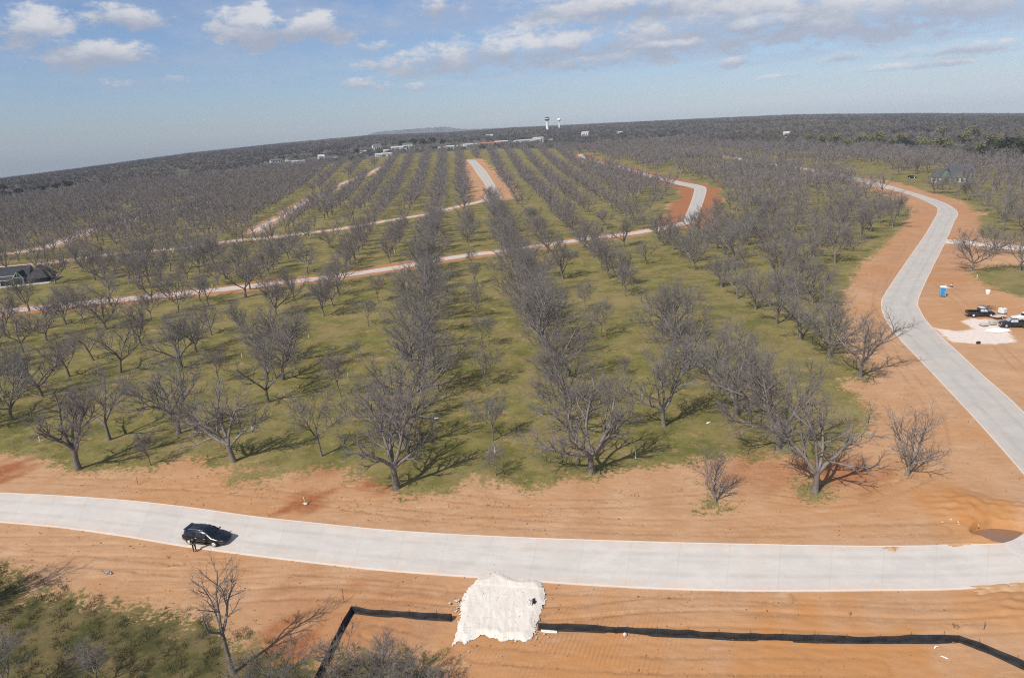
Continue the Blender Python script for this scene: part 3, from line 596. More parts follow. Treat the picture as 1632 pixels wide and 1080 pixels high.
# ------------------------------------------------------------------ crushed stone entrance
PAD = [(-6.44,46.75),(-5.9,47.28),(-5.51,46.81),(-4.75,47.33),(-3.97,47.7),(-3.18,47.34),(-2.39,46.83),(-1.77,47.14),(-1.04,46.85),(-0.43,46.58),(0.01,47.2),(0.36,47.99),(0.61,48.74),(0.91,50.15),(1.37,51.36),(1.53,53.09),(1.14,54.31),(0.11,54.7),(-0.89,54.61),(-1.47,55.04),(-2.36,55.8),(-2.96,55.96),(-3.67,55.55),(-4.44,55.34),(-5.18,54.39),(-5.61,53.61),(-5.9,52.48),(-6.0,51.21),(-6.05,49.99),(-6.25,48.82)]
def gravel_pad():
    out = PAD
    P = np.array(out); st_ = .11; lo, hi = P.min(0) - .3, P.max(0) + .3
    gx, gy = np.meshgrid(np.arange(lo[0], hi[0], st_), np.arange(lo[1], hi[1], st_)); sh = gx.shape; x, y = gx.ravel(), gy.ravel()
    x = x + rng.normal(0, .02, x.shape); y = y + rng.normal(0, .02, y.shape)
    sd_ = sdist(x, y, P) + .07 * wavesum(x, y, 1.2, 6, 44) + .035 * wavesum(x, y, .35, 6, 45)
    h = np.clip(sd_ / .6, -.4, 1) * .16 + (.007 * wavesum(x + .35 * y, y * .2, .9, 6, 3) + .003 * rng.normal(size=x.shape)) * np.clip(sd_ + .2, 0, 1) + .05 * np.exp(-((np.clip(sd_, 0, 9) - .5) / .4) ** 2)
    k = sd_.reshape(sh) > -.12; q = k[:-1, :-1] & k[1:, :-1] & k[1:, 1:] & k[:-1, 1:]
    idx = np.arange(x.size).reshape(sh); Fq = np.stack([idx[:-1, :-1], idx[:-1, 1:], idx[1:, 1:], idx[1:, :-1]], -1)[q]
    us, inv = np.unique(Fq, return_inverse=True); V = np.column_stack([x, y, h + .05 + .045 * (seg_dist(x, y, MAIN_BOT) < 1.2)])[us]; Fq = inv.reshape(-1, 4); Ft = None
    o = link('gravel_pad', mesh_np('gravel_pad', V, Fq, Ft, True), M['stone'])
    tag(o, 'white crushed stone driveway pad between the silt fences', 'gravel', kind='stuff')
gravel_pad()
rk = MB(); rr = random.Random(4)
for (cx, cy), sp, nn, sz in (((-5.95,52.32), .6, 22, .13), ((-3.14,55.79), .7, 16, .13), ((-6.37,50.83), .4, 8, .11), ((0.13,47.49), .7, 9, .08), ((50.07,60.99), 1.3, 20, .17), ((48.29,60.47), .7, 9, .17), ((43.98,59.45), .9, 5, .12), ((-5.78,46.98), .8, 8, .08), ((-2.39,46.83), 2.0, 8, .07)):
    for i in range(nn):
        s_ = sz * rr.uniform(.4, 1.2); rk.blob((cx + rr.gauss(0, sp), cy + rr.gauss(0, sp * .6), s_ * .4 + .04), (s_, s_ * .8, s_ * .6), 6, 4, .3, i)
for i in range(420):
    x_, y_ = rr.uniform(-6.5, 2.5), rr.uniform(42, 54); q_ = sdist(np.array([x_]), np.array([y_]), PAD)[0]
    if q_ > -.25 and rr.random() < (1 if q_ < .7 else .45): s_ = rr.uniform(.04, .11); rk.blob((x_, y_, .06 + .16 * min(1, max(0, q_) / .6)), (s_, s_ * .8, s_ * .6), 5, 3, .3, i)
tag(rk.build('loose_rocks', M['rock']), 'loose white rocks scattered beside the pad and the pit', 'rocks', kind='stuff')

# ------------------------------------------------------------------ bare trees
def unit(v): return v / (np.linalg.norm(v) + 1e-12)
class TreeGeo:
    def __init__(s): s.V = []; s.Q = []; s.T = []; s.n = 0
    def tube(s, pts, rad, k):
        pts = np.asarray(pts, float); n = len(pts)
        t = unit(pts[-1] - pts[0]); u = unit(np.cross(t, [0, 0, 1.0] if abs(t[2]) < .95 else [1.0, 0, 0])); v = np.cross(t, u)
        a = np.arange(k) * 2 * PI / k
        ring = np.cos(a)[:, None] * u + np.sin(a)[:, None] * v
        V = (pts[:, None, :] + ring[None] * np.asarray(rad)[:, None, None]).reshape(-1, 3)
        i = np.arange(n * k).reshape(n, k); j = np.roll(i, -1, 1)
        s.Q.append(np.stack([i[:-1], j[:-1], j[1:], i[1:]], -1).reshape(-1, 4) + s.n); s.V.append(V); s.n += len(V)
    def twigs(s, P, D, L, r, rg):
        P, D, L, r = map(np.asarray, (P, D, L, r)); n = len(P)
        D = D / np.linalg.norm(D, axis=1)[:, None]
        u = np.cross(D, rg.normal(size=(n, 3))); u /= np.linalg.norm(u, axis=1)[:, None] + 1e-9; v = np.cross(D, u)
        a = np.arange(3) * 2 * PI / 3
        base = P[:, None] + (np.cos(a)[None, :, None] * u[:, None] + np.sin(a)[None, :, None] * v[:, None]) * r[:, None, None]
        bend = rg.normal(size=(n, 3)) * .12
        mid = P + D * (L * .55)[:, None] + bend * L[:, None]
        midr = mid[:, None] + (np.cos(a)[None, :, None] * u[:, None] + np.sin(a)[None, :, None] * v[:, None]) * (r * .7)[:, None, None]
        tip = P + D * L[:, None] + bend * L[:, None] * .6 + np.array([0, 0, .08]) * L[:, None]
        V = np.concatenate([base, midr, tip[:, None]], 1).reshape(-1, 3); b = (np.arange(n) * 7 + s.n)[:, None]
        for k in range(3):
            j = (k + 1) % 3
            s.Q.append(np.concatenate([b + k, b + j, b + 3 + j, b + 3 + k], 1)); s.T.append(np.concatenate([b + 3 + k, b + 3 + j, b + 6], 1))
        s.V.append(V); s.n += len(V)
    def flat(s, P, D, L, w, rg):
        P, D, L, w = map(np.asarray, (P, D, L, w)); n = len(P)
        D = D / np.linalg.norm(D, axis=1)[:, None]
        u = np.cross(D, rg.normal(size=(n, 3))); u /= np.linalg.norm(u, axis=1)[:, None] + 1e-9
        V = np.stack([P - u * w[:, None] / 2, P + u * w[:, None] / 2, P + D * L[:, None]], 1).reshape(-1, 3)
        s.T.append(np.arange(n * 3).reshape(n, 3) + s.n); s.V.append(V); s.n += len(V)
    def arrays(s):
        return (np.vstack(s.V), np.vstack(s.Q) if s.Q else np.zeros((0, 4), int), np.vstack(s.T) if s.T else np.zeros((0, 3), int))
    def mesh(s, name):
        V, Q, T = s.arrays(); return mesh_np(name, V, Q if len(Q) else None, T if len(T) else None, True)

def rot_off(d, ang, rg, azim=None):
    u = unit(np.cross(d, [0, 0, 1.0] if abs(d[2]) < .95 else [1.0, 0, 0])); v = np.cross(d, u)
    a = rg.uniform(0, 2 * PI) if azim is None else azim
    return unit(d * math.cos(ang) + (u * math.cos(a) + v * math.sin(a)) * math.sin(ang))

def bare_tree(seed, h=12.0, spread=1.0, trunk_h=2.4, trunk_r=.30, limbs=None, nlimb=4, dens=1.0, lean=(0, 0)):
    """trunk and crown of a leafless pecan: short trunk, rising limbs, forked branches and a haze of twigs"""
    rg = np.random.default_rng(seed); tg = TreeGeo(); cg = TreeGeo(); k = h / 12.0
    p = np.array([0, 0, -.25]); d = unit(np.array([lean[0], lean[1], 1.0])); tp = [p]; n = 5
    for i in range(n): d = unit(d + rg.normal(size=3) * .05); p = p + d * (trunk_h + .25) / n; tp.append(p)
    tr = [trunk_r * (1.45 if i == 0 else 1.12 if i == 1 else 1.0) * (1 - .25 * i / n) for i in range(n + 1)]
    tg.tube(tp, tr, 9)
    TW = []
    def addtw(p, d, L, r): TW.append((p, d, L, r))
    def grow(p, d, L, r, lvl, trop):
        ns = (5, 5, 4, 3)[lvl]; pts = [p]; dd = d
        for i in range(ns):
            dd = unit(dd + rg.normal(size=3) * (.13, .15, .18, .2)[lvl] + np.array([0, 0, trop])); pts.append(pts[-1] + dd * L / ns)
        rad = np.linspace(r, r * (.38, .34, .32, .4)[lvl], ns + 1); cg.tube(pts, rad, (7, 6, 4, 3)[lvl])
        pts = np.array(pts)
        if lvl < 3:
            nc = max(2, int(round((0, 8, 7, 0)[lvl] * rg.uniform(.8, 1.2) * (L / ((0, 6.2, 3.0, 1)[lvl] * k)) ** .5))) if lvl else 0
            a0 = rg.uniform(0, 6.28)
            for c in range(nc):
                t = .22 + .78 * (c + rg.uniform(.2, .8)) / nc; q = t * ns; i = min(int(q), ns - 1)
                b = pts[i] + (pts[i + 1] - pts[i]) * (q - i); di = unit(pts[i + 1] - pts[i])
                cd_ = rot_off(di, rg.uniform(.5, .95), rg, a0 + c * 2.4)
                cL = L * rg.uniform(.38, .62) * (1.15 - .5 * t)
                grow(b, cd_, cL, max(.016, r * (1 - .55 * t) * .62), lvl + 1, (.0, .10, .07, .03)[lvl])
            if lvl == 2 or lvl == 1:
                for c in range(int(7 * dens)):
                    q = rg.uniform(.35, 1) * ns; i = min(int(q), ns - 1); b = pts[i] + (pts[i + 1] - pts[i]) * (q - i)
                    addtw(b, rot_off(unit(pts[i + 1] - pts[i]), rg.uniform(.3, .9), rg), rg.uniform(.6, 1.3) * k, .014)
        else:
            for c in range(int(round(10 * dens))):
                q = rg.uniform(.12, 1) * ns; i = min(int(q), ns - 1); b = pts[i] + (pts[i + 1] - pts[i]) * (q - i)
                addtw(b, rot_off(unit(pts[i + 1] - pts[i]), rg.uniform(.2, .85), rg), rg.uniform(.45, 1.05) * k ** .5, rg.uniform(.008, .012))
    top = tp[-1]; rest = h - trunk_h
    if limbs is None:
        limbs = []; a0 = rg.uniform(0, 6.28)
        for i in range(nlimb):
            limbs.append((a0 + i * 2 * PI / nlimb + rg.uniform(-.35, .35), rg.uniform(.58, 1.0) * spread, rg.uniform(.85, 1.1)))
        limbs.append((rg.uniform(0, 6.28), rg.uniform(.08, .3), 1.0))
    for j, (a_, tilt, ll) in enumerate(limbs):
        dd = np.array([math.cos(a_) * math.sin(tilt), math.sin(a_) * math.sin(tilt), math.cos(tilt)])
        st = tp[-1] if j % 2 == 0 else tp[-2] + (tp[-1] - tp[-2]) * .4
        grow(st, dd, rest * .82 * ll, trunk_r * rg.uniform(.5, .68), 1, .058)
    P, D, L_, r_ = zip(*TW); cg.twigs(P, D, L_, r_, rg)
    return tg.mesh('trunk'), cg.mesh('crown')

PECAN = [bare_tree(100 + i, 12.0, (1.0, 1.15, .85, 1.1, .95, 1.2)[i % 6], (2.3, 2.7, 2.0, 2.5)[i % 4], .29 + .02 * (i % 3), nlimb=(4, 3, 5, 4)[i % 4], dens=.95 + .1 * (i % 3), lean=(.1 * math.sin(i * 2.1), .1 * math.cos(i * 1.7))) for i in range(11)]
YOUNG = [bare_tree(200 + i, 7.6, .85, 2.2, .13, nlimb=3, dens=.75, lean=(.14 * math.sin(i * 3), .1)) for i in range(5)]
SPECIAL = {
    'fork':   bare_tree(301, 12.6, trunk_h=3.0, trunk_r=.42, limbs=[(2.8, .45, 1.02), (.5, .42, 1.0), (3.6, .8, .8), (.2, .85, .75), (1.6, .3, .9)], dens=1.1),
    'vee':    bare_tree(302, 12.2, trunk_h=2.9, trunk_r=.40, limbs=[(2.9, .42, 1.05), (.2, .40, 1.05), (3.4, .75, .75), (-.3, .8, .7), (1.8, .5, .8)], dens=1.15),
    'lean':   bare_tree(303, 11.6, trunk_h=2.6, trunk_r=.40, limbs=[(3.05, .95, 1.05), (.3, .28, 1.0), (2.0, .15, .95), (.1, .7, .85), (3.3, .5, .8)], dens=1.05),
    'spread': bare_tree(304, 12.6, trunk_h=2.4, trunk_r=.44, limbs=[(3.15, 1.2, .85), (.15, 1.05, .9), (2.6, .55, .95), (.6, .5, 1.0), (1.6, .2, 1.05), (4.4, .6, .8)], dens=1.1),
    'stout':  bare_tree(305, 13.6, trunk_h=2.9, trunk_r=.46, limbs=[(2.9, .72, .95), (.1, .72, 1.0), (1.5, .15, 1.08), (3.5, .4, .9), (-.4, .45, .9)], dens=.75),
    'bush':   bare_tree(306, 6.6, trunk_h=.7, trunk_r=.16, limbs=[(2.4, .3, 1.0), (.4, .25, .9), (0, .7, .45), (3.2, .6, .45), (1.6, .1, 1.05)], dens=.10),
    'open':   bare_tree(307, 9.6, trunk_h=1.4, trunk_r=.19, limbs=[(2.8, .75, .85), (.3, .7, .85), (1.6, .12, 1.0), (3.3, .3, .95), (.1, .35, .95), (4.4, .8, .6), (5.5, .9, .6)], dens=.12),
    'sparse': bare_tree(308, 11.5, trunk_h=4.6, trunk_r=.22, limbs=[(2.6, .5, .75), (.6, .55, .8), (1.6, .08, .95), (4.2, .8, .6)], dens=.3, lean=(-.16, .05)),
}
ORD = ['', 'first', 'second', 'third', 'fourth', 'fifth', 'sixth', 'seventh', 'eighth', 'ninth', 'tenth', 'eleventh', 'twelfth', 'thirteenth', 'fourteenth', 'fifteenth', 'sixteenth', 'seventeenth', 'eighteenth', 'nineteenth']
def ordinal(n):
    if n < 20: return ORD[n]
    return {2: 'twenty', 3: 'thirty', 4: 'forty'}[n // 10] + '-' + ORD[n % 10] if n % 10 else {2: 'twentieth', 3: 'thirtieth', 4: 'fortieth'}[n // 10]
ROW0, PITCH_X, PITCH_Y = -4.0, 11.6, 10.85
def row_of(x, y): return int(round(((x + .055 * (y - 85)) / (1 + .0011 * (y - 85)) - ROW0) / PITCH_X))
def row_x(k, y):
    X0 = ROW0 + PITCH_X * k; return X0 + max(-.16, min(.02, -.055 + .0011 * X0)) * (y - 85)

# trees read from the photograph: position, size class, special shape, own label
TREES = []
def T(p, c='L', sp=None, label=None, s=1.0): TREES.append([p[0], p[1], c, sp, label, s])
T((-59.94,84.9), 'L', 'vee', 'broad bare pecan tree forked in a V, leftmost at the dirt edge')
T((-38.57,84.2), 'L', 'lean', 'bare pecan tree with a low limb leaning left at the dirt edge')
T((-15.04,74.04), 'L', 'fork', 'tall forked pecan tree on red soil at the front edge of orchard', 1.05)
T((8.68,74.89), 'L', 'spread', 'wide pecan tree with low horizontal limbs at the front grass edge')
T((32.47,67.17), 'L', 'stout', 'stout pecan tree with spreading limbs standing on the dirt', .85)
T((44.17,69.43), 'M', 'open', 'bare tree alone on the orange dirt left of the side road', .92)
T((21.22,66.25), 'S', 'bush', 'small scrubby bare tree on weeds below the front grass edge', .95)
T((54.56,100.65), 'L', None, 'dark bare pecan tree alone at the dirt bend by the side road')
for p in ((-60.97,94.42),(-50.77,94.91),(-83.16,105.42),(-84.98,116.16),(-86.52,126.74),(-76.89,127.49),(-64.98,127.83),(-108.99,146.97),(-109.78,156.36),(-66.72,138.27),(-87.89,176.96),(-40.92,105.79),(-41.77,116.8),(-59.15,184.27),(-45.69,162.66),(-45.94,172.94),(-47.14,185.52),(-58.74,145.25),(-58.8,167.13),(-99.45,163.2),(-114.29,171.32),(-136.96,191.45),(-43.95,126.78),(-93.95,114.95),(-108.5,130.81),(-108.15,136.52),(-120.44,149.79),(-124.39,163.28),(-82.41,146.53),(-87.65,100.66)): T(p)
for p in ((-68.72,151.41),(-91.08,168.84),(-82.42,183.16),(-87.74,137.01),(-108.67,170.0)): T(p, 'M')
for p in ((-53.43,117.27),(-28.97,106.29),(-32.5,150.44),(-34.45,175.42)): T(p, 'S')
T((-26.56,84.03), 'M', None, None, 1.12)
for p in ((-30.65,127.63),(-35.58,199.61)): T(p, 'T')
T((-49.99,84.65), 'T', None, 'thin sapling with a white trunk wrap at the front dirt edge', 1.5)
T((-3.05,75.64), 'T', None, 'thin leaning sapling with a white wrap between the two front trees', 1.3)
for p in ((-3.53,85.59),(-4.78,107.0)): T(p, 'S')
for p in ((-6.05,129.05),(-7.48,152.12),(-8.37,166.41),(-9.46,189.15),(-11.4,216.54),(-14.07,255.53)): T(p, 'S', None, None, .9)
for p in ((17.15,152.29),(17.84,130.76)): T(p, 'S')
T((18.68,107.91), 'T'); T((15.32,188.47), 'M', None, None, 1.25)
for p in ((20.24,86.77),(32.61,78.09),(31.46,98.89),(30.02,131.17),(32.04,127.62),(54.58,111.19),(53.86,121.56),(53.72,132.69),(53.45,143.63),(53.08,154.43),(53.24,166.67),(52.87,189.99)): T(p)
T((116.92,167.15), 'L', None, 'dark bare pecan tree on dirt beside the white driveway')
for p in ((126.23,164.1),(135.07,185.73)): T(p, 'M')
for p in ((209.07,334.07),(211.45,328.62),(219.61,345.11),(202.37,299.31),(261.86,441.27),(252.33,441.39)): T(p)
# weedy corner, trunks mostly below the frame
T((-23.99,45.19), 'L', 'sparse', 'gaunt thin-crowned bare tree standing in the weedy bottom corner', .90)
T((-34.61,44.88), 'S', None, 'small bare sapling in the weeds left of the gaunt tree', .62)
T((-40.61,43.17), 'S', None, 'bare tree low in the bottom left corner of the weeds', .8)
T((-54.41,53.19), 'L', None, 'bare tree throwing its shadow onto the dirt at the left edge', .8)
T((-18.95,40.04), 'S', None, 'bare tree with grey arching branches between gaunt tree and fence', .85)
T((-14.23,40.52), 'S', None, 'bare tree top just right of the black fence bend', .8)
T((-11.28,40.87), 'S', None, 'bare tree top below the white stone pad on the left', .78)
T((-8.79,39.54), 'S', None, 'pale bare sapling top below the white stone pad', .75)
NPICK = len(TREES)
# rows filled in where they run on behind
def road_clear(x, y):
    xs = np.array([x]); ys = np.array([y])
    for P, g in ((X1, 5.2), (X2, 5.6), (X5, 6.5), (X6, 8), (RFAR, 9), (DRIVE, 4)):
        if seg_dist(xs, ys, P)[0] < g: return False
    for A_, B_, g in ((R3_L, R3_R, 15), (R4_L, R4_R, 11), (RR_L, RR_R, 8)):
        if min(seg_dist(xs, ys, A_)[0], seg_dist(xs, ys, B_)[0]) < g - 3: return False
        if inside(xs, ys, list(A_) + list(B_)[::-1])[0]: return False
    return True
KEEP_OUT = [((-175.16,241.85), 19), ((-166.59,241.41), 13), ((-154.85,211.1), 22), ((246.07,381.49), 15), ((248.27,419.29), 9), ((227.43,399.05), 14), ((268.57,505.22), 12), ((292.29,476.49), 10)]
GLADES = [[(200.65,489.53),(250.96,525.94),(271.36,501.88),(268.6,437.22),(245.25,398.53),(230.44,425.09),(227.28,475.64)],
          [(144.03,641.3),(177.86,660.09),(217.0,635.75),(203.64,596.3),(159.68,592.34),(136.38,583.81)],
          [(233.86,403.98),(252.96,414.43),(227.32,342.91),(212.33,317.53),(215.64,344.28)], [(-164.8,219.11),(-153.16,223.22),(-144.45,206.59),(-153.09,202.43)], [(-244.37,1163.65),(-168.86,1073.14),(-167.5,951.79),(-220.05,1025.82)]]
rg = np.random.default_rng(99); cand = []
for k in range(-62, 75):
    X0 = ROW0 + PITCH_X * k
    if k in (-1,): y0 = 74.0 + PITCH_Y
    elif k == 1: y0 = 74.9 + PITCH_Y
    elif k == 3: y0 = 88.5
    elif k == 5: y0 = 201.0
    elif k >= 6: y0 = 101 + (k % 2) * 3
    elif k in (0,): y0 = 270
    elif k == 2: y0 = 200
    elif k == 4: y0 = 150
    else: y0 = 190 + (k % 3)
    j = 0
    while True:
        y = y0 + PITCH_Y * j; j += 1
        if y > 1250: break
        x = row_x(k, y)
        if abs(x) > y * .80 + 25: continue
        sparse = k in (0, 2, 4, -2, -4)
        fill = .90 if k < 6 else .80
        if k < -6: fill = .84
        if k in (-1, 1): fill = 1.0
        if sparse: fill = .32 if y < 215 else .6 if y < 400 else .9
        if k == 4 and y < 230: fill = .25
        if rg.random() > fill: continue
        cand.append((x + rg.normal(0, .5), y + rg.normal(0, .7), k, sparse))
cx_ = np.array([c[0] for c in cand]); cy_ = np.array([c[1] for c in cand])
ok = inside(cx_, cy_, ORCHARD) & (sdist(cx_, cy_, DIRT) < -2.5)
for (qx, qy), rr_ in KEEP_OUT: ok &= np.hypot(cx_ - qx, cy_ - qy) > rr_
for gl in GLADES: ok &= ~inside(cx_, cy_, gl)
for t_ in TREES:
    if t_[2] == 'L' and t_[3] is None and math.hypot(t_[0], t_[1]) > 150: t_[5] *= .85
PK = np.array([[t[0], t[1]] for t in TREES])
for i, (x, y, k, sp_) in enumerate(cand):
    if not ok[i] or not road_clear(x, y): continue
    if np.min(np.hypot(PK[:, 0] - x, PK[:, 1] - y)) < 6.0: continue
    if sp_ and y < 360 and rg.random() < .6: TREES.append([x, y, 'M', None, None, rg.uniform(.85, 1.2)])
    else: TREES.append([x, y, 'L' if rg.random() > .10 or k in (-1, 1) else 'M', None, None, rg.uniform(1.0, 1.14) if k in (-1, 1) and y < 330 else rg.uniform(.92, 1.1) if y > 330 else rg.uniform(.80, .96) if y > 170 or abs(x) > 60 else rg.uniform(.92, 1.05)])
order = list(range(NPICK)) + sorted(range(NPICK, len(TREES)), key=lambda i: math.hypot(TREES[i][0], TREES[i][1]))
N_IND = 296
near_ids, far_ids = order[:N_IND], order[N_IND:]
X1a = np.array(sorted(X1)); X2a = np.array(sorted(X2))
def zone(x, y):
    if x > 70 and inside(np.array([x]), np.array([y]), [p for p in RR_R] + [(900, 700), (900, 0)])[0]: return 3
    if y < np.interp(x, X1a[:, 0], X1a[:, 1]): return 0
    if x < -3 and y > np.interp(x, X2a[:, 0], X2a[:, 1]): return 2
    return 1
rows = {}
for i in near_ids:
    t = TREES[i]
    if t[4] is None: rows.setdefault((zone(t[0], t[1]), row_of(t[0], t[1])), []).append(i)
LOOK = {'L': 'broad bare pecan tree', 'M': 'medium bare pecan tree', 'S': 'slender young pecan tree', 'T': 'tiny bare pecan sapling'}
for (zn, k), ids in rows.items():
    rowname = {0: 'the centre sapling row', -1: 'crowded row left of saplings', 1: 'crowded row right of saplings'}.get(k, f"{ordinal(abs(k))} row {'left' if k < 0 else 'right'} of saplings")
    ids.sort(key=lambda i: TREES[i][1])
    for n, i in enumerate(ids):
        where = {0: f"{ordinal(n + 1)} from the front dirt in", 1: f"{ordinal(n + 1)} beyond cross road in", 2: f"{ordinal(n + 1)} beyond second road in", 3: f"{ordinal(n + 1)} right of side road in"}[zn]
        TREES[i][4] = f"{LOOK[TREES[i][2]]}, {where} {rowname}"
rg = np.random.default_rng(5)
for i in near_ids:
    x, y, c, sp, lab, s = TREES[i]
    if sp: tm, cm = SPECIAL[sp]; rz = 0; sc_ = s
    elif c == 'L': tm, cm = PECAN[int(rg.integers(len(PECAN)))]; rz = rg.uniform(0, 2 * PI); sc_ = s * rg.uniform(.90, 1.10)
    elif c == 'M': tm, cm = (YOUNG + PECAN)[int(rg.integers(10))]; rz = rg.uniform(0, 2 * PI); sc_ = s * rg.uniform(.95, 1.1) * (1.12 if tm in [q[0] for q in YOUNG] else .72)
    elif c == 'S': tm, cm = YOUNG[int(rg.integers(5))]; rz = rg.uniform(0, 2 * PI); sc_ = s * rg.uniform(.9, 1.08)
    else: tm, cm = YOUNG[int(rg.integers(5))]; rz = rg.uniform(0, 2 * PI); sc_ = s * .45
    e = empty('pecan_tree', (x, y, tz(x, y)), rz, lab, 'tree', 'bare pecan trees of the orchard')
    e.scale = (sc_ * rg.uniform(.94, 1.06), sc_ * rg.uniform(.94, 1.06), sc_)
    link('trunk', tm, M['bark'], e); link('crown', cm, M['twig'], e)

# the far rows of the orchard: one object
def far_template(seed, nb, nt, w):
    rg = np.random.default_rng(seed); g = TreeGeo(); h = 11.5
    g.tube([(0, 0, -.3), (0, 0, 2.6)], [.30, .22], 3)
    P = []; D = []; L = []; Wd = []; a0 = rg.uniform(0, 6.28)
    for i in range(5):
        a = a0 + i * 1.26 + rg.uniform(-.3, .3); tl = rg.uniform(.5, 1.0) if i else .1
        d = np.array([math.cos(a) * math.sin(tl), math.sin(a) * math.sin(tl), math.cos(tl)]); ln = rg.uniform(5.5, 7.5)
        p0 = np.array([0, 0, 2.4]); p1 = p0 + d * ln * .55; p2 = p1 + unit(d + np.array([0, 0, .45])) * ln * .5
        g.tube([p0, p1, p2], [.17, .10, .03], 3)
        for b in range(nb):
            t = rg.uniform(.25, 1); q = p0 + (p1 - p0) * t / .55 if t < .55 else p1 + (p2 - p1) * (t - .55) / .45
            bd = unit(d + rg.normal(size=3) * .65 + np.array([0, 0, .3])); bl = rg.uniform(1.8, 3.6); P.append(q); D.append(bd); L.append(bl); Wd.append(.10 * w ** .5)
            for c in range(nt):
                P.append(q + bd * bl * rg.uniform(.2, 1)); D.append(unit(bd + rg.normal(size=3) * .7 + np.array([0, 0, .35]))); L.append(rg.uniform(.9, 1.9)); Wd.append(.05 * w)
    g.flat(P, D, L, Wd, rg)
    V, Q, Tt = g.arrays(); return V, np.vstack([Tt, Q[:, [0, 1, 2]], Q[:, [0, 2, 3]]])
def scatter(name, inst, templates, mat, label, kind='stuff'):
    """copies of a few shapes written into one mesh"""
    VV = []; TT = []; n = 0
    for (x, y, z, s, sw, a, ti) in inst:
        V, T_ = templates[ti]; ca, sa = math.cos(a) * s * sw, math.sin(a) * s * sw
        W_ = np.empty(V.shape, np.float32); W_[:, 0] = x + V[:, 0] * ca - V[:, 1] * sa; W_[:, 1] = y + V[:, 0] * sa + V[:, 1] * ca; W_[:, 2] = z + V[:, 2] * s
        VV.append(W_); TT.append(T_ + n); n += len(V)
    o = link(name, mesh_np(name, np.vstack(VV), None, np.vstack(TT)), mat); return tag(o, label, None, None, kind)
MID = [far_template(400 + i, 13, 12, 1.15) for i in range(7)]
FAR = [far_template(450 + i, 12, 11, 1.9) for i in range(7)]
rg = np.random.default_rng(17); inst = []
for i in far_ids:
    x, y, c, sp, lab, s = TREES[i]; d = math.hypot(x, y); s_ = s * rg.uniform(.88, 1.12) * (.75 if c == 'M' else 1)
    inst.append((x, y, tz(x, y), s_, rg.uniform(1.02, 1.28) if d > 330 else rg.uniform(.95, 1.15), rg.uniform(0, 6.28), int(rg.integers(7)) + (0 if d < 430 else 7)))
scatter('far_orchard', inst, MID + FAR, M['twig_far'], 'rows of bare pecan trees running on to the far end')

# ------------------------------------------------------------------ woods beyond the orchard
def clump_template(seed, n=62):
    rg = np.random.default_rng(seed); a = rg.uniform(0, 2 * PI, n); r = np.sqrt(rg.random(n)) * 4.2
    P = np.stack([np.cos(a) * r * .45, np.sin(a) * r * .45, rg.uniform(1.0, 5.5, n)], -1)
    Dn = np.stack([np.cos(a) * .7, np.sin(a) * .7, rg.uniform(.5, 1.5, n)], -1) + rg.normal(size=(n, 3)) * .35
    g = TreeGeo(); g.flat(P, Dn, rg.uniform(2.2, 4.4, n), rg.uniform(.22, .58, n), rg)
    V, Q, T_ = g.arrays(); return V, T_
CL = [clump_template(500 + i) for i in range(8)]
TOWN = [(-355.14,1137.46),(-301.09,1055.15),(-297.89,1184.12),(-266.91,1396.34),(-222.67,1473.14),(-189.62,1468.69),(-119.09,1398.67),(-53.72,1369.59),(-1.63,1346.72),(64.76,1363.44),(106.23,1580.22),(171.59,1428.51)]
ev = [((367.97,775.02),0,1.0),((358.28,729.35),0,.8),((374.55,734.44),0,1.0),((393.82,751.37),0,.9),((404.34,750.94),0,1.1),((384.57,689.36),0,.8),((383.52,662.63),1,.8),((398.98,666.68),0,.9),((378.47,617.81),0,.9),((390.88,624.45),0,1.0),((379.0,592.21),0,.8),
      ((488.05,776.54),2,1.1),((503.44,748.46),2,1.1),((446.18,681.49),0,.9),((374.8,540.7),0,1.0),((353.72,499.82),1,1.1),((350.44,485.63),1,1.2),((353.9,480.71),1,1.2),((344.41,458.38),1,1.2),((411.08,553.06),0,1.0),((379.91,521.95),1,1.0),((335.82,437.05),1,1.2),
      ((377.43,826.61),0,.8),((382.59,872.47),0,.7),((436.43,767.43),0,.8),((449.79,642.41),0,.9),((328.81,479.57),1,.9),
      ((-532.47,756.55),1,.7),((-539.75,785.61),1,.7),((-529.73,791.82),1,.7),((-524.28,807.84),1,.7),((-528.38,837.99),1,.7),((-645.98,916.94),1,.7),((-519.95,846.45),1,.8),((-189.09,1367.76),1,1.0),((-168.69,1421.75),1,1.1),((-146.38,1375.53),1,1.1),((-135.33,1441.8),1,1.1),((-110.31,1364.82),1,.9),((-242.47,1207.03),1,.8)]
EV_AT = [q[0] for q in ev]
rg = np.random.default_rng(23); n = 31000
d_ = np.exp(rg.uniform(math.log(330), math.log(5200), n)); a_ = np.radians(rg.uniform(-41, 41, n)); wx = d_ * np.sin(a_); wy = d_ * np.cos(a_)
keep = sdist(wx, wy, ORCHARD) < -4
pat = wavesum(wx, wy, 260, 5, 77)
keep &= (pat > -1.15) | (d_ > 2500)
for (bx, by) in TOWN:
    bl = math.hypot(bx, by); ux, uy = bx / bl, by / bl; dx, dy = wx - bx, wy - by; f_ = dx * ux + dy * uy; s_ = np.abs(-dx * uy + dy * ux)
    keep &= ~((f_ < 12) & (f_ > -95) & (s_ < 26))
for q in EV_AT:
    bl = math.hypot(*q); ux, uy = q[0] / bl, q[1] / bl; dx, dy = wx - q[0], wy - q[1]; f_ = dx * ux + dy * uy; s_ = np.abs(-dx * uy + dy * ux); keep &= ~((f_ < 6) & (f_ > -75) & (s_ < 8))
wx, wy, d_ = wx[keep], wy[keep], d_[keep]; wz = terrain(wx, wy)
inst = []
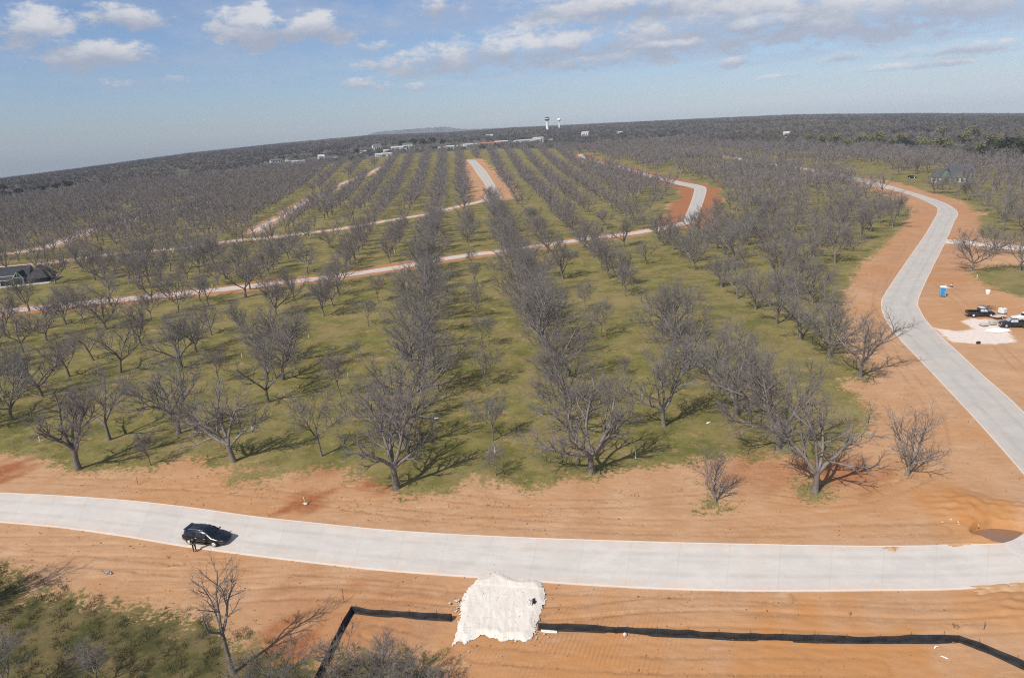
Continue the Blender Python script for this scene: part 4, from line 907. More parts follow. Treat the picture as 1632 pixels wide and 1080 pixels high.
for i in range(len(wx)):
    f = 1 + min(1.6, max(0, d_[i] - 700) / 1500)
    inst.append((wx[i], wy[i], wz[i] - .5, rg.uniform(.7, 1.1), f * rg.uniform(.9, 1.3), rg.uniform(0, 6.28), int(rg.integers(8))))
scatter('bare_woods', inst, CL, M['wood_far'], 'bare grey woodland spreading to the horizon')

# ------------------------------------------------------------------ evergreens standing in the woods
def leafy_tree(seed, n, leaf, h=9.0, r=4.6):
    rg = np.random.default_rng(seed); tg = TreeGeo(); tg.tube([(0, 0, -.3), (.1, .05, h * .3), (.0, .1, h * .62)], [.32, .24, .1], 7)
    for i in range(5):
        a = i * 1.3 + rg.uniform(0, .5); tg.tube([(.05, 0, h * .28), (math.cos(a) * r * .35, math.sin(a) * r * .35, h * .48), (math.cos(a) * r * .7, math.sin(a) * r * .7, h * .66)], [.14, .09, .03], 4)
    cs_ = [np.array([rg.normal() * r * .42, rg.normal() * r * .42, h * rg.uniform(.45, .85)]) for _ in range(13)]; V = []; Q = []
    P = np.vstack([cs_[int(rg.integers(13))] + unit(rg.normal(size=3)) * rg.uniform(.5, 1.0) * np.array([r * .36, r * .36, h * .16]) for _ in range(n)])
    u = rg.normal(size=(n, 3)); u /= np.linalg.norm(u, axis=1)[:, None]; v = np.cross(u, rg.normal(size=(n, 3))); v /= np.linalg.norm(v, axis=1)[:, None]
    u *= leaf * rg.uniform(.5, 1.2, (n, 1)); v *= leaf * .6 * rg.uniform(.5, 1.2, (n, 1))
    V = np.stack([P - u - v, P + u - v, P + u + v, P - u + v], 1).reshape(-1, 3)
    return tg.mesh('trunk'), mesh_np('crown', V, np.arange(n * 4).reshape(n, 4))
EVG = [leafy_tree(600 + i, 900, .42) for i in range(4)]
EVD = [leafy_tree(620 + i, 1100, .42, 10, 5.2) for i in range(3)]
M['pale_leaf'] = mat_leaf('pale_spring_leaves', (.15, .15, .07), (.24, .22, .11))
rg = np.random.default_rng(3)
for (p, kd, s) in ev:
    x, y = p; tm, cm = (EVG, EVD, EVG)[kd][int(rg.integers(3))]
    if kd == 2:
        lab = 'pale yellow-green tree standing out from the grey woods at the right'; gp = 'pale green trees in the right woods'
    elif kd == 0: lab, gp = 'olive-green leafy tree in the grey woods at the right', 'olive trees in the right woods'
    elif x > 150: lab, gp = 'very dark evergreen tree in the shaded clump by the right edge', 'dark evergreens by the right edge'
    elif y > 1000: lab, gp = 'dark evergreen tree among the white roofed town buildings', 'dark evergreens in the town'
    else: lab, gp = 'dark evergreen tree beyond the orchard at the left edge', 'dark evergreens at the left edge'
    e = empty('evergreen_tree', (x, y, tz(x, y)), rg.uniform(0, 6), lab, 'tree', gp); s *= 1.4; e.scale = (s, s, s)
    t_o = link('trunk', tm, M['bark'], e)
    c_o = bpy.data.objects.new('crown', cm if kd != 2 else cm.copy()); COL.objects.link(c_o); c_o.parent = e
    if kd == 2: c_o.data.materials.clear(); c_o.data.materials.append(M['pale_leaf'])
    elif not cm.materials: cm.materials.append(M['olive'] if kd == 0 else M['darkleaf'])

# ------------------------------------------------------------------ grass tufts and weeds
def tufts():
    rg = np.random.default_rng(41); P = []; D = []; L = []; Wd = []
    def put(n, xs, ys, hmin, hmax):
        for x, y in zip(xs, ys):
            z = -.03
            for b in range(n):
                P.append((x + rg.normal(0, .10), y + rg.normal(0, .10), z)); D.append((rg.normal(0, .45), rg.normal(0, .45), 1)); L.append(rg.uniform(hmin, hmax)); Wd.append(rg.uniform(.02, .05))
    # thin tufts along the front edge and in the orchard
    m = 26000; d = np.sqrt(rg.uniform(68 ** 2, 150 ** 2, m)); a = np.radians(rg.uniform(-39, 33, m)); x = d * np.sin(a); y = d * np.cos(a)
    s = sdist(x, y, DIRT) - 2.2 * wavesum(x, y, 5, 5, 6); k = (s < .6) & (wavesum(x, y, 3.0, 5, 8) > -.2); put(4, x[k], y[k], .08, .30)
    m = 5000; x = rg.uniform(-62, 45, m); y = rg.uniform(62, 78, m); s = sdist(x, y, DIRT); k = (s > 0) & (s < 7) & (wavesum(x, y, 4, 4, 18) > .1) & (seg_dist(x, y, MAIN_TOP) > 1.5); put(4, x[k], y[k], .06, .2)
    for (c, r, m) in (((32.64,67.57), 2.2, 130), ((21.1,65.86), 2.0, 50), ((44.17,69.43), 2.4, 60)): put(4, c[0] + rg.normal(0, r * .5, m), c[1] + rg.normal(0, r * .4, m), .08, .3)
    g = TreeGeo(); g.flat(np.array(P), np.array(D), np.array(L), np.array(Wd), rg)
    tag(link('grass', g.mesh('grass'), M['grassblade']), 'weedy grass tufts on the orchard floor and bare verges', None, None, 'stuff')
tufts()
def weeds():
    rg = np.random.default_rng(47); m = 16000; x = rg.uniform(-62, 4, m); y = rg.uniform(34, 66, m); s = sdist(x, y, GRASS_PATCH[0]) + 1.6 * wavesum(x, y, 4, 5, 2); pt = wavesum(x, y, 3.2, 5, 3)
    k = (s > 0) & (pt > -.3); x, y, pt = x[k], y[k], pt[k]; b = 7; n = len(x); hh = np.repeat(np.clip(.35 + .25 * pt, .15, .9), b)
    P = np.stack([np.repeat(x, b) + rg.normal(0, .14, n * b), np.repeat(y, b) + rg.normal(0, .14, n * b), np.full(n * b, -.03)], -1); D = np.stack([rg.normal(.1, .55, n * b), rg.normal(.1, .55, n * b), np.ones(n * b)], -1)
    g = TreeGeo(); g.flat(P, D, hh * rg.uniform(.5, 1.3, n * b), rg.uniform(.02, .05, n * b), rg)
    tag(link('weeds', g.mesh('weeds'), M['weedblade']), 'tall green and brown weeds filling the bottom left corner', None, None, 'stuff')
weeds()

def clods():
    rg = np.random.default_rng(52); m = 16000; x = rg.uniform(-60, 62, m); y = rg.uniform(36, 100, m)
    s = sdist(x, y, DIRT); k = (s > .3) & (rg.random(m) < np.clip(.35 + .5 * wavesum(x, y, 4, 5, 61), 0.03, 1)) & ~inside(x, y, list(MAIN_TOP) + list(MAIN_BOT)[::-1]) & ~inside(x, y, list(RR_L) + list(RR_R)[::-1])
    for g in GRASS_PATCH: k &= ~inside(x, y, g)
    x, y = x[k], y[k]; n = len(x); r = np.exp(rg.normal(math.log(.045), .5, n)); base = np.array([[1, 0, 0], [-.5, .87, 0], [-.5, -.87, 0], [0, 0, 1.1], [.3, .2, .7]])
    V = np.stack([x, y, np.full(n, .0)], -1)[:, None] + (base[None] + rg.normal(0, .25, (n, 5, 3))) * r[:, None, None]; b = (np.arange(n) * 5)[:, None]
    F = np.concatenate([b + np.array([[0, 1, 4]]), b + np.array([[1, 3, 4]]), b + np.array([[0, 4, 3]]), b + np.array([[1, 2, 3]]), b + np.array([[2, 0, 3]])])
    tag(link('soil_clods', mesh_np('soil_clods', V.reshape(-1, 3), None, F), pmat('soil_clods', (.36, .20, .105), .95, var=.25, scale=.8)), 'orange soil clods and pebbles strewn over the bare verges', None, None, 'stuff')
clods()

# ------------------------------------------------------------------ vehicles
def car_ring(x, zb, zm, zt, zr, wb, wm, wt, wr):
    half = [(wb * .55, zb), (wb, zb + .05), (wm, zm), (wm, zm + .18), (wt, zt), (wr, zr - .05), (wr * .8, zr)]
    return [(x, y, z) for y, z in half] + [(x, -y, z) for y, z in reversed(half)]
def wheel(parent, x, y, r, side):
    w_ = MB(); ringp = []
    for yy, rr_ in ((-.11, r * .72), (-.11, r * .93), (-.07, r), (.07, r), (.11, r * .93), (.11, r * .72)): ringp.append([(rr_ * math.cos(2 * PI * k / 20), yy, rr_ * math.sin(2 * PI * k / 20)) for k in range(20)])
    w_.loft(ringp, True, False); o = w_.build('wheel', M['tyre'], parent); o.location = (x, y, r)
    rm = MB(); ys = .115 * side
    rm.prism([(r * .66 * math.cos(2 * PI * k / 20), r * .66 * math.sin(2 * PI * k / 20)) for k in range(20)], ys - .02, ys + .004, 'y')
    for k in range(5):
        a = 2 * PI * k / 5; rm.tube([(0, ys + .01 * side, 0), (math.cos(a) * r * .62, ys + .02 * side, math.sin(a) * r * .62)], [.055, .04], 5)
    rm.build('rim', M['chrome'], o)
def panel(parent, name, pts, mat, off=(0, 0, 0), th=.012):
    P = [Vector(p) for p in pts]; nrm = (P[1] - P[0]).cross(P[2] - P[0]).normalized(); m = MB()
    A = [p + Vector(off) for p in P]; B = [p + Vector(off) - nrm * th for p in P]; n = len(P)
    m.add(A + B, [tuple(range(n)), tuple(range(2 * n - 1, n - 1, -1))] + [(i, (i + 1) % n, n + (i + 1) % n, n + i) for i in range(n)]); return m.build(name, mat, parent)

def make_suv(loc, rz, label, group):
    e = empty('parked_car', loc, rz, label, 'car', group)
    st = [(-2.35, .42, .62, .92, .97, .70, .78, .74, .60), (-2.28, .32, .60, 1.00, 1.12, .78, .90, .84, .66), (-2.05, .26, .58, 1.04, 1.50, .84, .93, .88, .60), (-1.70, .24, .58, 1.04, 1.62, .86, .94, .89, .62),
          (-.8, .23, .58, 1.02, 1.68, .87, .94, .89, .65), (.0, .23, .58, 1.00, 1.66, .87, .94, .89, .65), (.45, .23, .58, .99, 1.52, .87, .94, .89, .63), (.95, .23, .58, .98, 1.20, .87, .94, .88, .64), (1.22, .23, .58, .96, 1.04, .87, .94, .86, .68), (1.7, .25, .57, .88, .96, .85, .93, .83, .66), (2.1, .28, .55, .76, .84, .80, .88, .78, .60), (2.32, .34, .52, .64, .68, .68, .74, .66, .50), (2.40, .40, .50, .56, .58, .55, .58, .52, .40)]
    b = MB(); b.loft([car_ring(*s) for s in st], True, True); b.build('body', M['black_paint'], e)
    for sx in (-1, 1):
        f = lambda x, z, y: (x, sx * y, z)
        for q in ([f(-.78, 1.06, .905), f(-.80, 1.50, .745), f(-1.45, 1.46, .735), f(-1.72, 1.10, .90)], [f(.02, 1.05, .905), f(-.02, 1.50, .74), f(-.74, 1.51, .745), f(-.72, 1.06, .905)], [f(.92, 1.03, .90), f(.42, 1.40, .74), f(.06, 1.49, .74), f(.10, 1.05, .905)]):
            panel(e, 'side_window', q if sx < 0 else q[::-1], M['glass'])
        d1 = MB(); d1.box((.38, sx * .948, .88), (.20, .03, .04), 0, .01); d1.build('door_handle', M['chrome'], e)
        d2 = MB(); d2.box((-.62, sx * .948, .90), (.20, .03, .04), 0, .01); d2.build('door_handle', M['chrome'], e)
        mi = MB(); mi.box((.80, sx * 1.03, 1.06), (.14, .22, .15), 0, .04); mi.build('wing_mirror', M['black_paint'], e)
        panel(e, 'headlight', [(2.10, sx * .84, .62), (2.33, sx * .62, .57), (2.30, sx * .62, .68), (2.06, sx * .81, .78)][::(1 if sx > 0 else -1)], M['lamp_clear'], (.02, .02 * sx, .01))
        tl = MB(); tl.box((-2.26, sx * .78, .95), (.10, .20, .22), 0, .03); tl.build('tail_light', M['lamp_red'], e)
        ar = MB()
        for ax in (-1.42, 1.42): ar.prism([(ax + .42 * math.cos(t), .36 + .42 * math.sin(t)) for t in np.linspace(-.35, PI + .35, 16)], sx * .925, sx * .948, 'y')
        ar.build('wheel_arch', M['black_trim'], e)
        sl = MB(); sl.box((0, sx * .90, .27), (2.1, .10, .10), 0, .03); sl.build('sill', M['black_trim'], e)
        rr_ = MB(); rr_.tube([(.15, sx * .58, 1.68), (-.3, sx * .60, 1.73), (-1.4, sx * .60, 1.69), (-1.7, sx * .58, 1.63)], .018, 6); rr_.build('roof_rail', M['chrome'], e)
        for ax in (-1.42, 1.42): wheel(e, ax, sx * .86, .36, sx)
    panel(e, 'windscreen', [(1.02, -.68, 1.13), (1.02, .68, 1.13), (.46, .62, 1.50), (.46, -.62, 1.50)], M['glass'], (.03, 0, .05))
    panel(e, 'rear_window', [(-2.20, .62, 1.20), (-2.20, -.62, 1.20), (-2.05, -.55, 1.48), (-2.05, .55, 1.48)], M['glass'], (-.05, 0, .02))
    sp = MB(); sp.prism([(-1.85, 1.63), (-2.22, 1.60), (-2.20, 1.56), (-1.85, 1.57)], -.62, .62, 'y'); sp.build('roof_spoiler', M['black_paint'], e)
    gr = MB(); gr.box((2.39, 0, .50), (.06, .95, .14), 0, .02); gr.build('grille', M['black_trim'], e)
    npl = MB(); npl.box((-2.37, 0, .80), (.02, .32, .16)); npl.build('number_plate', M['trim'], e)
    return e
def make_pickup(loc, rz, label, group, paint):
    e = empty('pickup_truck', loc, rz, label, 'pickup', group); e.scale = (.86, .86, .92)
    b = MB()
    st = [(-.55, .45, .72, 1.12, 1.16, .86, .96, .92, .80), (-.45, .42, .72, 1.14, 1.80, .88, .97, .92, .70), (.1, .42, .72, 1.14, 1.90, .88, .97, .92, .72), (.75, .42, .72, 1.13, 1.84, .88, .97, .92, .70), (1.35, .42, .72, 1.12, 1.24, .88, .97, .90, .76), (1.9, .42, .72, 1.06, 1.16, .88, .96, .88, .74), (2.45, .45, .70, .98, 1.05, .86, .93, .84, .68), (2.72, .50, .66, .84, .88, .78, .84, .76, .6)]
    b.loft([car_ring(*s) for s in st], True, True); b.build('cab', paint, e)
    bd = MB(); bd.box((-1.72, 0, .62), (2.24, 1.84, .24), 0, .03)
    for sx in (-1, 1): bd.box((-1.72, sx * .91, .96), (2.24, .10, .46), 0, .03)
    bd.box((-.64, 0, .96), (.08, 1.72, .46)); bd.build('cargo_bed', paint, e)
    rp = MB(); rp.box((.12, 0, 1.915), (1.1, 1.30, .03), 0, .012); rp.build('roof_sheen_slab', M['white_paint'], e)  # added white slab, painted stand-in for sky reflection on the cab roof
    tg_ = MB(); tg_.box((-2.82, 0, .93), (.08, 1.78, .50), 0, .02); tg_.build('tailgate', paint, e)
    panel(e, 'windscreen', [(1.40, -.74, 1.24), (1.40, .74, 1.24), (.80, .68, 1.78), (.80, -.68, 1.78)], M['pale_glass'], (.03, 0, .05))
    panel(e, 'rear_window', [(-.52, .70, 1.22), (-.52, -.70, 1.22), (-.46, -.64, 1.70), (-.46, .64, 1.70)], M['glass'], (-.04, 0, .0))
    for sx in (-1, 1):
        f = lambda x, z, y: (x, sx * y, z)
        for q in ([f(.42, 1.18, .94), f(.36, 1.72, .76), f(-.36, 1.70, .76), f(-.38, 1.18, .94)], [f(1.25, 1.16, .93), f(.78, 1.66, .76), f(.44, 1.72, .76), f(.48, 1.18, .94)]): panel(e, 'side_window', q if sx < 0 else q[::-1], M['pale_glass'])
        mi = MB(); mi.box((1.15, sx * 1.08, 1.22), (.14, .22, .22), 0, .03); mi.build('wing_mirror', M['black_trim'], e)
        hl = MB(); hl.box((2.66, sx * .68, .86), (.14, .26, .16), 0, .03); hl.build('headlight', M['lamp_clear'], e)
        tl = MB(); tl.box((-2.84, sx * .88, .96), (.06, .12, .34)); tl.build('tail_light', M['lamp_red'], e)
        for ax in (-1.75, 1.75): wheel(e, ax, sx * .90, .40, sx)
    bp_ = MB(); bp_.box((2.78, 0, .58), (.12, 1.7, .18), 0, .03); bp_.build('front_bumper', M['chrome'], e)
    bq = MB(); bq.box((-2.92, 0, .58), (.12, 1.6, .14), 0, .03); bq.build('rear_bumper', M['chrome'], e)
    return e
def along(a, b): return math.atan2(b[1] - a[1], b[0] - a[0])
fw, rw = (-32.63,63.58), (-35.84,64.45)
hd = along(rw, fw); cxp = ((fw[0] + rw[0]) / 2 - math.sin(hd) * .86, (fw[1] + rw[1]) / 2 + math.cos(hd) * .86)
car = make_suv((cxp[0], cxp[1], .085), hd, 'black car parked on the near lane of the pale concrete road', 'parked vehicles'); car.scale = (1.06, 1.06, .97)
p1 = (92.47,128.65); make_pickup((*p1, .06), .02 + along((90.65,129.1), (94.59,128.13)), 'black pickup truck parked on the dirt above the spilled white gravel', 'parked vehicles', M['black_paint'])
p2 = (93.27,120.67); make_pickup((*p2, .06), PI + along((91.77,121.02), (94.97,120.27)), 'dark grey pickup parked by the right edge beside the white sheet', 'parked vehicles', M['dark_paint'])
p3 = (97.58,123.64); make_pickup((*p3, .06), along((91.77,121.02), (96.07,121.76)), 'white pickup cut off by the right edge of the picture', 'parked vehicles', M['white_paint'])
p4 = (245.78,415.66); make_suv((*p4, tz(*p4) + .03), along((242.44,419.07), (249.53,411.82)), 'small dark car standing on the far lane near the green house', 'parked vehicles')

# ------------------------------------------------------------------ the person beside the car
def skin_mesh(name, joints, edges, mat, parent, root=0, sub=1):
    me = bpy.data.meshes.new(name); me.from_pydata([j[:3] for j in joints], edges, []); o = bpy.data.objects.new(name, me); COL.objects.link(o)
    o.modifiers.new('skin', 'SKIN')
    if not me.skin_vertices:
        bpy.context.view_layer.objects.active = o; o.select_set(True); bpy.ops.mesh.customdata_skin_add()
    for i, j in enumerate(joints):
        me.skin_vertices[0].data[i].radius = (j[3], j[4] if len(j) > 4 else j[3]); me.skin_vertices[0].data[i].use_root = (i == root)
    o.modifiers.new('smooth', 'SUBSURF').levels = sub; o.modifiers['smooth'].render_levels = sub
    dg = bpy.context.evaluated_depsgraph_get(); nm = bpy.data.meshes.new_from_object(o.evaluated_get(dg)); nm.name = name
    bpy.data.objects.remove(o); nm.materials.clear(); nm.polygons.foreach_set('use_smooth', [True] * len(nm.polygons))
    return link(name, nm, mat, parent)
def person(loc, rz, label):
    e = empty('person', loc, rz, label, 'person')
    J = [(0, 0, .95, .13, .10), (0, 0, 1.12, .12, .09), (0, 0, 1.32, .15, .10), (0, 0, 1.46, .07, .06), (0, .01, 1.54, .055), (0, .02, 1.63, .085, .095), (0, .01, 1.73, .075, .085)]
    E = [(0, 1), (1, 2), (2, 3), (3, 4), (4, 5), (5, 6)]
    def ch(pts, frm):
        p_ = frm
        for q in pts: J.append(q); E.append((p_, len(J) - 1)); p_ = len(J) - 1
        return p_
    hips = []
    for s in (-1, 1):
        ch([(s * .10, 0, .88, .09), (s * .115, .02, .50, .06), (s * .12, -.01, .10, .042), (s * .125, .10, .04, .04)], 0)
        wr = ch([(s * .19, 0, 1.43, .055), (s * .25, .0, 1.16, .042), (s * .27, .16, .97, .030), (s * .27, .20, .92, .032, .018)], 2)
        for k, (dx, L_) in enumerate(((-.026, .075), (-.009, .088), (.009, .082), (.026, .065))):
            ch([(s * .27 + dx, .225, .895, .009), (s * .27 + dx, .225 + L_ * .3, .895 - L_ * .5, .008), (s * .27 + dx, .22 + L_ * .25, .895 - L_, .007)], wr)
        ch([(s * .27 - s * .038, .215, .925, .010), (s * .27 - s * .05, .245, .895, .008)], wr)
    body = skin_mesh('body', J, E, M['skin'], e)
    nose = MB(); nose.blob((0, .118, 1.625), (.014, .022, .022), 8, 5, 0); [nose.blob((s * .088, .015, 1.63), (.014, .026, .034), 8, 5, 0) for s in (-1, 1)]; nose.build('face_features', M['skin'], body)
    ey = MB(); [ey.blob((s * .032, .104, 1.65), (.010, .008, .008), 8, 5, 0) for s in (-1, 1)]; ey.box((0, .106, 1.585), (.045, .012, .010)); ey.build('eyes_and_mouth', M['hair'], body)
    hr = MB(); hr.blob((0, -.012, 1.705), (.092, .105, .085), 14, 8, .04, 1); hr.blob((0, -.055, 1.64), (.088, .065, .09), 12, 6, .04, 2); hr.build('hair', M['hair'], e)
    skin_mesh('jacket', [(0, 0, .90, .165, .125), (0, 0, 1.12, .155, .12), (0, 0, 1.34, .185, .125), (0, 0, 1.47, .09, .075), (-.19, 0, 1.42, .075), (-.255, 0, 1.16, .062), (-.272, .14, .99, .048), (.19, 0, 1.42, .075), (.255, 0, 1.16, .062), (.272, .14, .99, .048)], [(0, 1), (1, 2), (2, 3), (2, 4), (4, 5), (5, 6), (2, 7), (7, 8), (8, 9)], M['cloth_dark'], e, 1)
    skin_mesh('trousers', [(0, 0, .97, .15, .115), (-.10, 0, .85, .105), (-.116, .02, .50, .08), (-.12, -.005, .12, .065), (.10, 0, .85, .105), (.116, .02, .50, .08), (.12, -.005, .12, .065)], [(0, 1), (1, 2), (2, 3), (0, 4), (4, 5), (5, 6)], M['cloth_navy'], e, 0)
    for s in (-1, 1):
        sh = MB(); sh.box((s * .125, .055, .05), (.105, .28, .10), 0, .035); sh.build('shoe', M['shoe'], e)
    return e
pp = (-34.66,62.94); person((pp[0], pp[1], .085 if pp[1] > 62.6 else .05), hd + .5, 'person in dark clothes standing by the rear door of the black car')

# ------------------------------------------------------------------ silt fences
def silt_fence(base, label, spacing=2.45, h=.60):
    P = np.array(base); seg = np.hypot(*np.diff(P, axis=0).T); s = np.concatenate([[0], np.cumsum(seg)]); n = int(s[-1] / .3)
    u = np.sort(np.concatenate([np.linspace(0, s[-1], n), s[1:-1]])); X = np.stack([np.interp(u, s, P[:, 0]), np.interp(u, s, P[:, 1])], -1); n = len(u)
    e = empty('silt_fence', (*P[0], 0), 0, label, 'silt fence', 'black silt fences'); o = np.array([*P[0], 0])
    r_ = np.random.default_rng(len(base) * 7)
    T_ = np.gradient(X, axis=0); T_ /= np.hypot(*T_.T)[:, None]; N = np.stack([-T_[:, 1], T_[:, 0]], -1)
    sag = .05 * np.abs(np.sin(PI * u / spacing)) + .025 * wavesum(u, u * 0, 2.2, 5, 5); lean = .06 * wavesum(u, u * 0 + 1, 9, 4, 3)
    V = []; prof = [(-.02, .22), (.0, .10), (.12, .02), (.4, .06), (.75, .0), (1.0, .0)]
    for f, off in prof:
        bul = .09 * np.sin(PI * u / spacing) ** 2 * (1 if 0 < f < 1 else 0)
        Y = X - N * (off + bul - lean * f)[:, None]; V.append(np.column_stack([Y, f * (h - sag) + .01]))
    K = len(prof); V = np.vstack(V) - o; idx = np.arange(K * n).reshape(K, n)
    Fq = np.stack([idx[:-1, :-1], idx[:-1, 1:], idx[1:, 1:], idx[1:, :-1]], -1).reshape(-1, 4)
    f_o = link('fabric', mesh_np('fabric', V, Fq, None, True), M['fabric'], e); md = f_o.modifiers.new('thick', 'SOLIDIFY'); md.thickness = .012
    for q in np.arange(.05, s[-1], spacing):
        c = np.array([np.interp(q, s, P[:, 0]), np.interp(q, s, P[:, 1])]); i = min(np.searchsorted(u, q), n - 1); c = c + N[i] * (.05 + lean[i] * .5)
        m = MB(); hh = h + r_.uniform(.16, .34); m.tube([(c[0] - o[0], c[1] - o[1], -.2), (c[0] - o[0] + r_.normal(0, .02) + N[i, 0] * lean[i], c[1] - o[1] + r_.normal(0, .02) + N[i, 1] * lean[i], hh)], [.028, .024], 5, True, False); m.build('post', M['post'], e)
    return e
silt_fence([(-17.62,40.22),(-16.92,43.76),(-16.45,47.92),(-15.83,51.8),(-13.52,51.17),(-11.23,50.71),(-8.97,50.3),(-6.69,49.89)], 'black silt fence with a sharp corner left of the white stone pad')
silt_fence([(0.69,48.12),(3.93,47.67),(7.19,47.08),(10.25,46.51),(13.28,46.09),(16.28,45.53),(22.6,44.69),(25.87,44.33),(29.23,44.03),(31.67,43.82),(33.43,43.8),(34.96,42.32),(36.24,40.68),(37.6,38.42)], 'long black silt fence right of the white stone pad')
g1 = MB(); a_, b_ = (0.88,47.8), (2.23,47.52); g1.loft([[(a_[0] + (b_[0] - a_[0]) * t, a_[1] + (b_[1] - a_[1]) * t + dy * (1 - .5 * abs(t - .5)), z) for dy, z in ((-.2, .03), (-.1, .09), (.1, .1), (.2, .03))] for t in np.linspace(0, 1, 7)], True, False, False)
tag(g1.build('gravel_spill', M['stone']), 'white gravel spilled along the foot of the right silt fence', 'gravel', None, 'stuff')

# ------------------------------------------------------------------ things lying about the site
def place(name, p, label, cat, rz=0, group=None, z=None): return empty(name, (p[0], p[1], tz(*p) if z is None else z), rz, label, cat, group)
# portable toilet
e = place('portable_toilet', (95.4,145.3), 'blue portable toilet with a white roof standing on the dirt', 'toilet', along((93.98,145.7), (95.7,144.01)) + .25)
def half_w(z): return .60 - .02 * z
m = MB(); m.loft([[(-w_, -w_, z), (w_, -w_, z), (w_, w_, z), (-w_, w_, z)] for z, w_ in ((.14, .60), (2.05, .575))], True, False); m.build('cabin', M['blue'], e)
m = MB(); m.box((0, -.60, 1.08), (.80, .04, 1.82), 0, .012); dr = m.build('door', M['blue_dark'], e)
m = MB(); m.box((.30, -.635, 1.05), (.10, .03, .16), 0, .01); m.build('handle', M['white'], dr)
m = MB(); m.loft([[(-a, -a, z), (a, -a, z), (a, a, z), (-a, a, z)] for z, a in ((2.055, .64), (2.14, .64), (2.26, .50), (2.33, .28))], True, False); m.build('roof', M['white'], e)
m = MB(); m.tube([(.42, .42, 2.1), (.42, .42, 2.5)], .05, 8); m.build('vent_pipe', M['white'], e)
m = MB(); m.box((-.45, 0, .07), (.14, 1.3, .13), 0, .02); m.box((.45, 0, .07), (.14, 1.3, .13), 0, .02); m.build('skid', M['black_trim'], e)
for sx in (-1, 1):
    m = MB(); [m.box((sx * .605, q, 1.86), (.02, .16, .22)) for q in (-.3, 0, .3)]; m.build('vent_grille', M['blue_dark'], e)
e = place('traffic_barrel', (102.24,153.01), 'small orange barrel behind the blue portable toilet', 'barrel')
m = MB(); m.tube([(0, 0, 0), (0, 0, .08)], [.34, .34], 12); m.build('base', M['black_trim'], e)
m = MB(); m.tube([(0, 0, .06), (0, 0, .5), (0, 0, .95), (0, 0, 1.05)], [.29, .26, .22, .10], 12); m.build('barrel', M['orange'], e)
m = MB(); m.tube([(0, 0, .45), (0, 0, .58)], [.272, .268], 12, False); m.build('stripe', M['white'], e)
a_, b_ = (100.54,152.16), (101.77,151.8); m = MB(); m.tube([(*a_, .10), (*b_, .12)], .09, 7); tag(m.build('lying_pole', M['white']), 'pale pole lying on the dirt beside the blue portable toilet', 'pole')
# white water drum
e = place('water_drum', (104.85,144.51), 'white plastic drum on the weedy dirt above the black pickup', 'drum')
m = MB(); m.tube([(0, 0, 0), (0, 0, .06), (0, 0, .5), (0, 0, .55), (0, 0, 1.0), (0, 0, 1.05)], [.40, .44, .44, .46, .44, .36], 14); m.build('drum', M['white'], e)
m = MB(); m.tube([(.18, 0, 1.04), (.18, 0, 1.12)], .06, 8); m.build('cap', M['black_trim'], e)
# white tote with a cage
e = place('water_tote', (97.34,129.4), 'white cube tote standing right of the black pickup', 'tote', .4)
m = MB(); m.box((0, 0, .68), (1.0, 1.2, 1.0), 0, .06); m.build('tank', M['white'], e)
m = MB(); m.box((0, 0, .08), (1.05, 1.25, .14)); m.build('pallet', M['post'], e)
m = MB()
for z in (.35, .7, 1.05):
    for (ax, ay, bx, by) in ((-.53, -.63, .53, -.63), (.53, -.63, .53, .63), (.53, .63, -.53, .63), (-.53, .63, -.53, -.63)): m.tube([(ax, ay, z), (bx, by, z)], .015, 4)
m.build('cage', M['steel'], e)
m = MB(); m.tube([(0, 0, 1.17), (0, 0, 1.24)], .12, 10); m.build('cap', M['black_trim'], e)
# pallets of pale stone
for q, (p, lab) in enumerate((((89.04,122.53), 'low pallet of pale stone blocks on the gravel, left of the pair'), ((90.9,122.98), 'taller pallet of white stone blocks on the gravel, right of the pair'))):
    e = place('stone_pallet', p, lab, 'pallet', .15, 'pallets of stone on the spilled gravel')
    m = MB(); [m.box((0, y, .12), (1.2, .14, .03)) for y in (-.45, -.15, .15, .45)]; [m.box((x, 0, .055), (.1, 1.1, .1)) for x in (-.5, 0, .5)]; m.build('pallet', M['post'], e)
    for z in range(2 + q):
        m = MB(); r_ = random.Random(q * 9 + z); [m.box((-.4 + .4 * i, -.33 + .33 * j, .24 + z * .22), (.36 * r_.uniform(.85, 1), .30 * r_.uniform(.85, 1), .2), r_.uniform(-.08, .08), .02) for i in range(3) for j in range(3)]; m.build('block_layer', M['rock'], e)
# crumpled sheet, low trailer
m = MB(); c = (89.31,119.02); r_ = random.Random(8); n = 30; rings = []
for k in range(5):
    f = 1 - k / 5; rings.append([(c[0] + math.cos(2 * PI * i / n) * 2.1 * f * (1 + .22 * math.sin(i * 1.9)), c[1] + math.sin(2 * PI * i / n) * 1.2 * f * (1 + .25 * math.sin(i * 2.3 + 1)), .05 + .30 * min(1, k * .5) + r_.uniform(-.07, .07) * (k > 0)) for i in range(n)])
m.loft(rings, True, False); tag(m.build('plastic_sheet', M['white']), 'crumpled white plastic sheet lying on the gravel by the trucks', 'sheet')
e = place('flat_trailer', (94.78,126.64), 'small low flat trailer between the white tote and the gravel', 'trailer', .3)
m = MB(); m.box((0, 0, .45), (2.6, 1.3, .10), 0, .02); m.build('deck', M['slab'], e)
m = MB(); m.tube([(1.3, 0, .42), (2.2, 0, .34)], .04, 6); m.build('drawbar', M['steel'], e)
for sx in (-1, 1): wheel(e, -.2, sx * .72, .26, sx)
e = place('brush_pile', (96.87,133.07), 'heap of brown brush and boards behind the black pickup', 'brush pile')
m = MB(); r_ = random.Random(3)
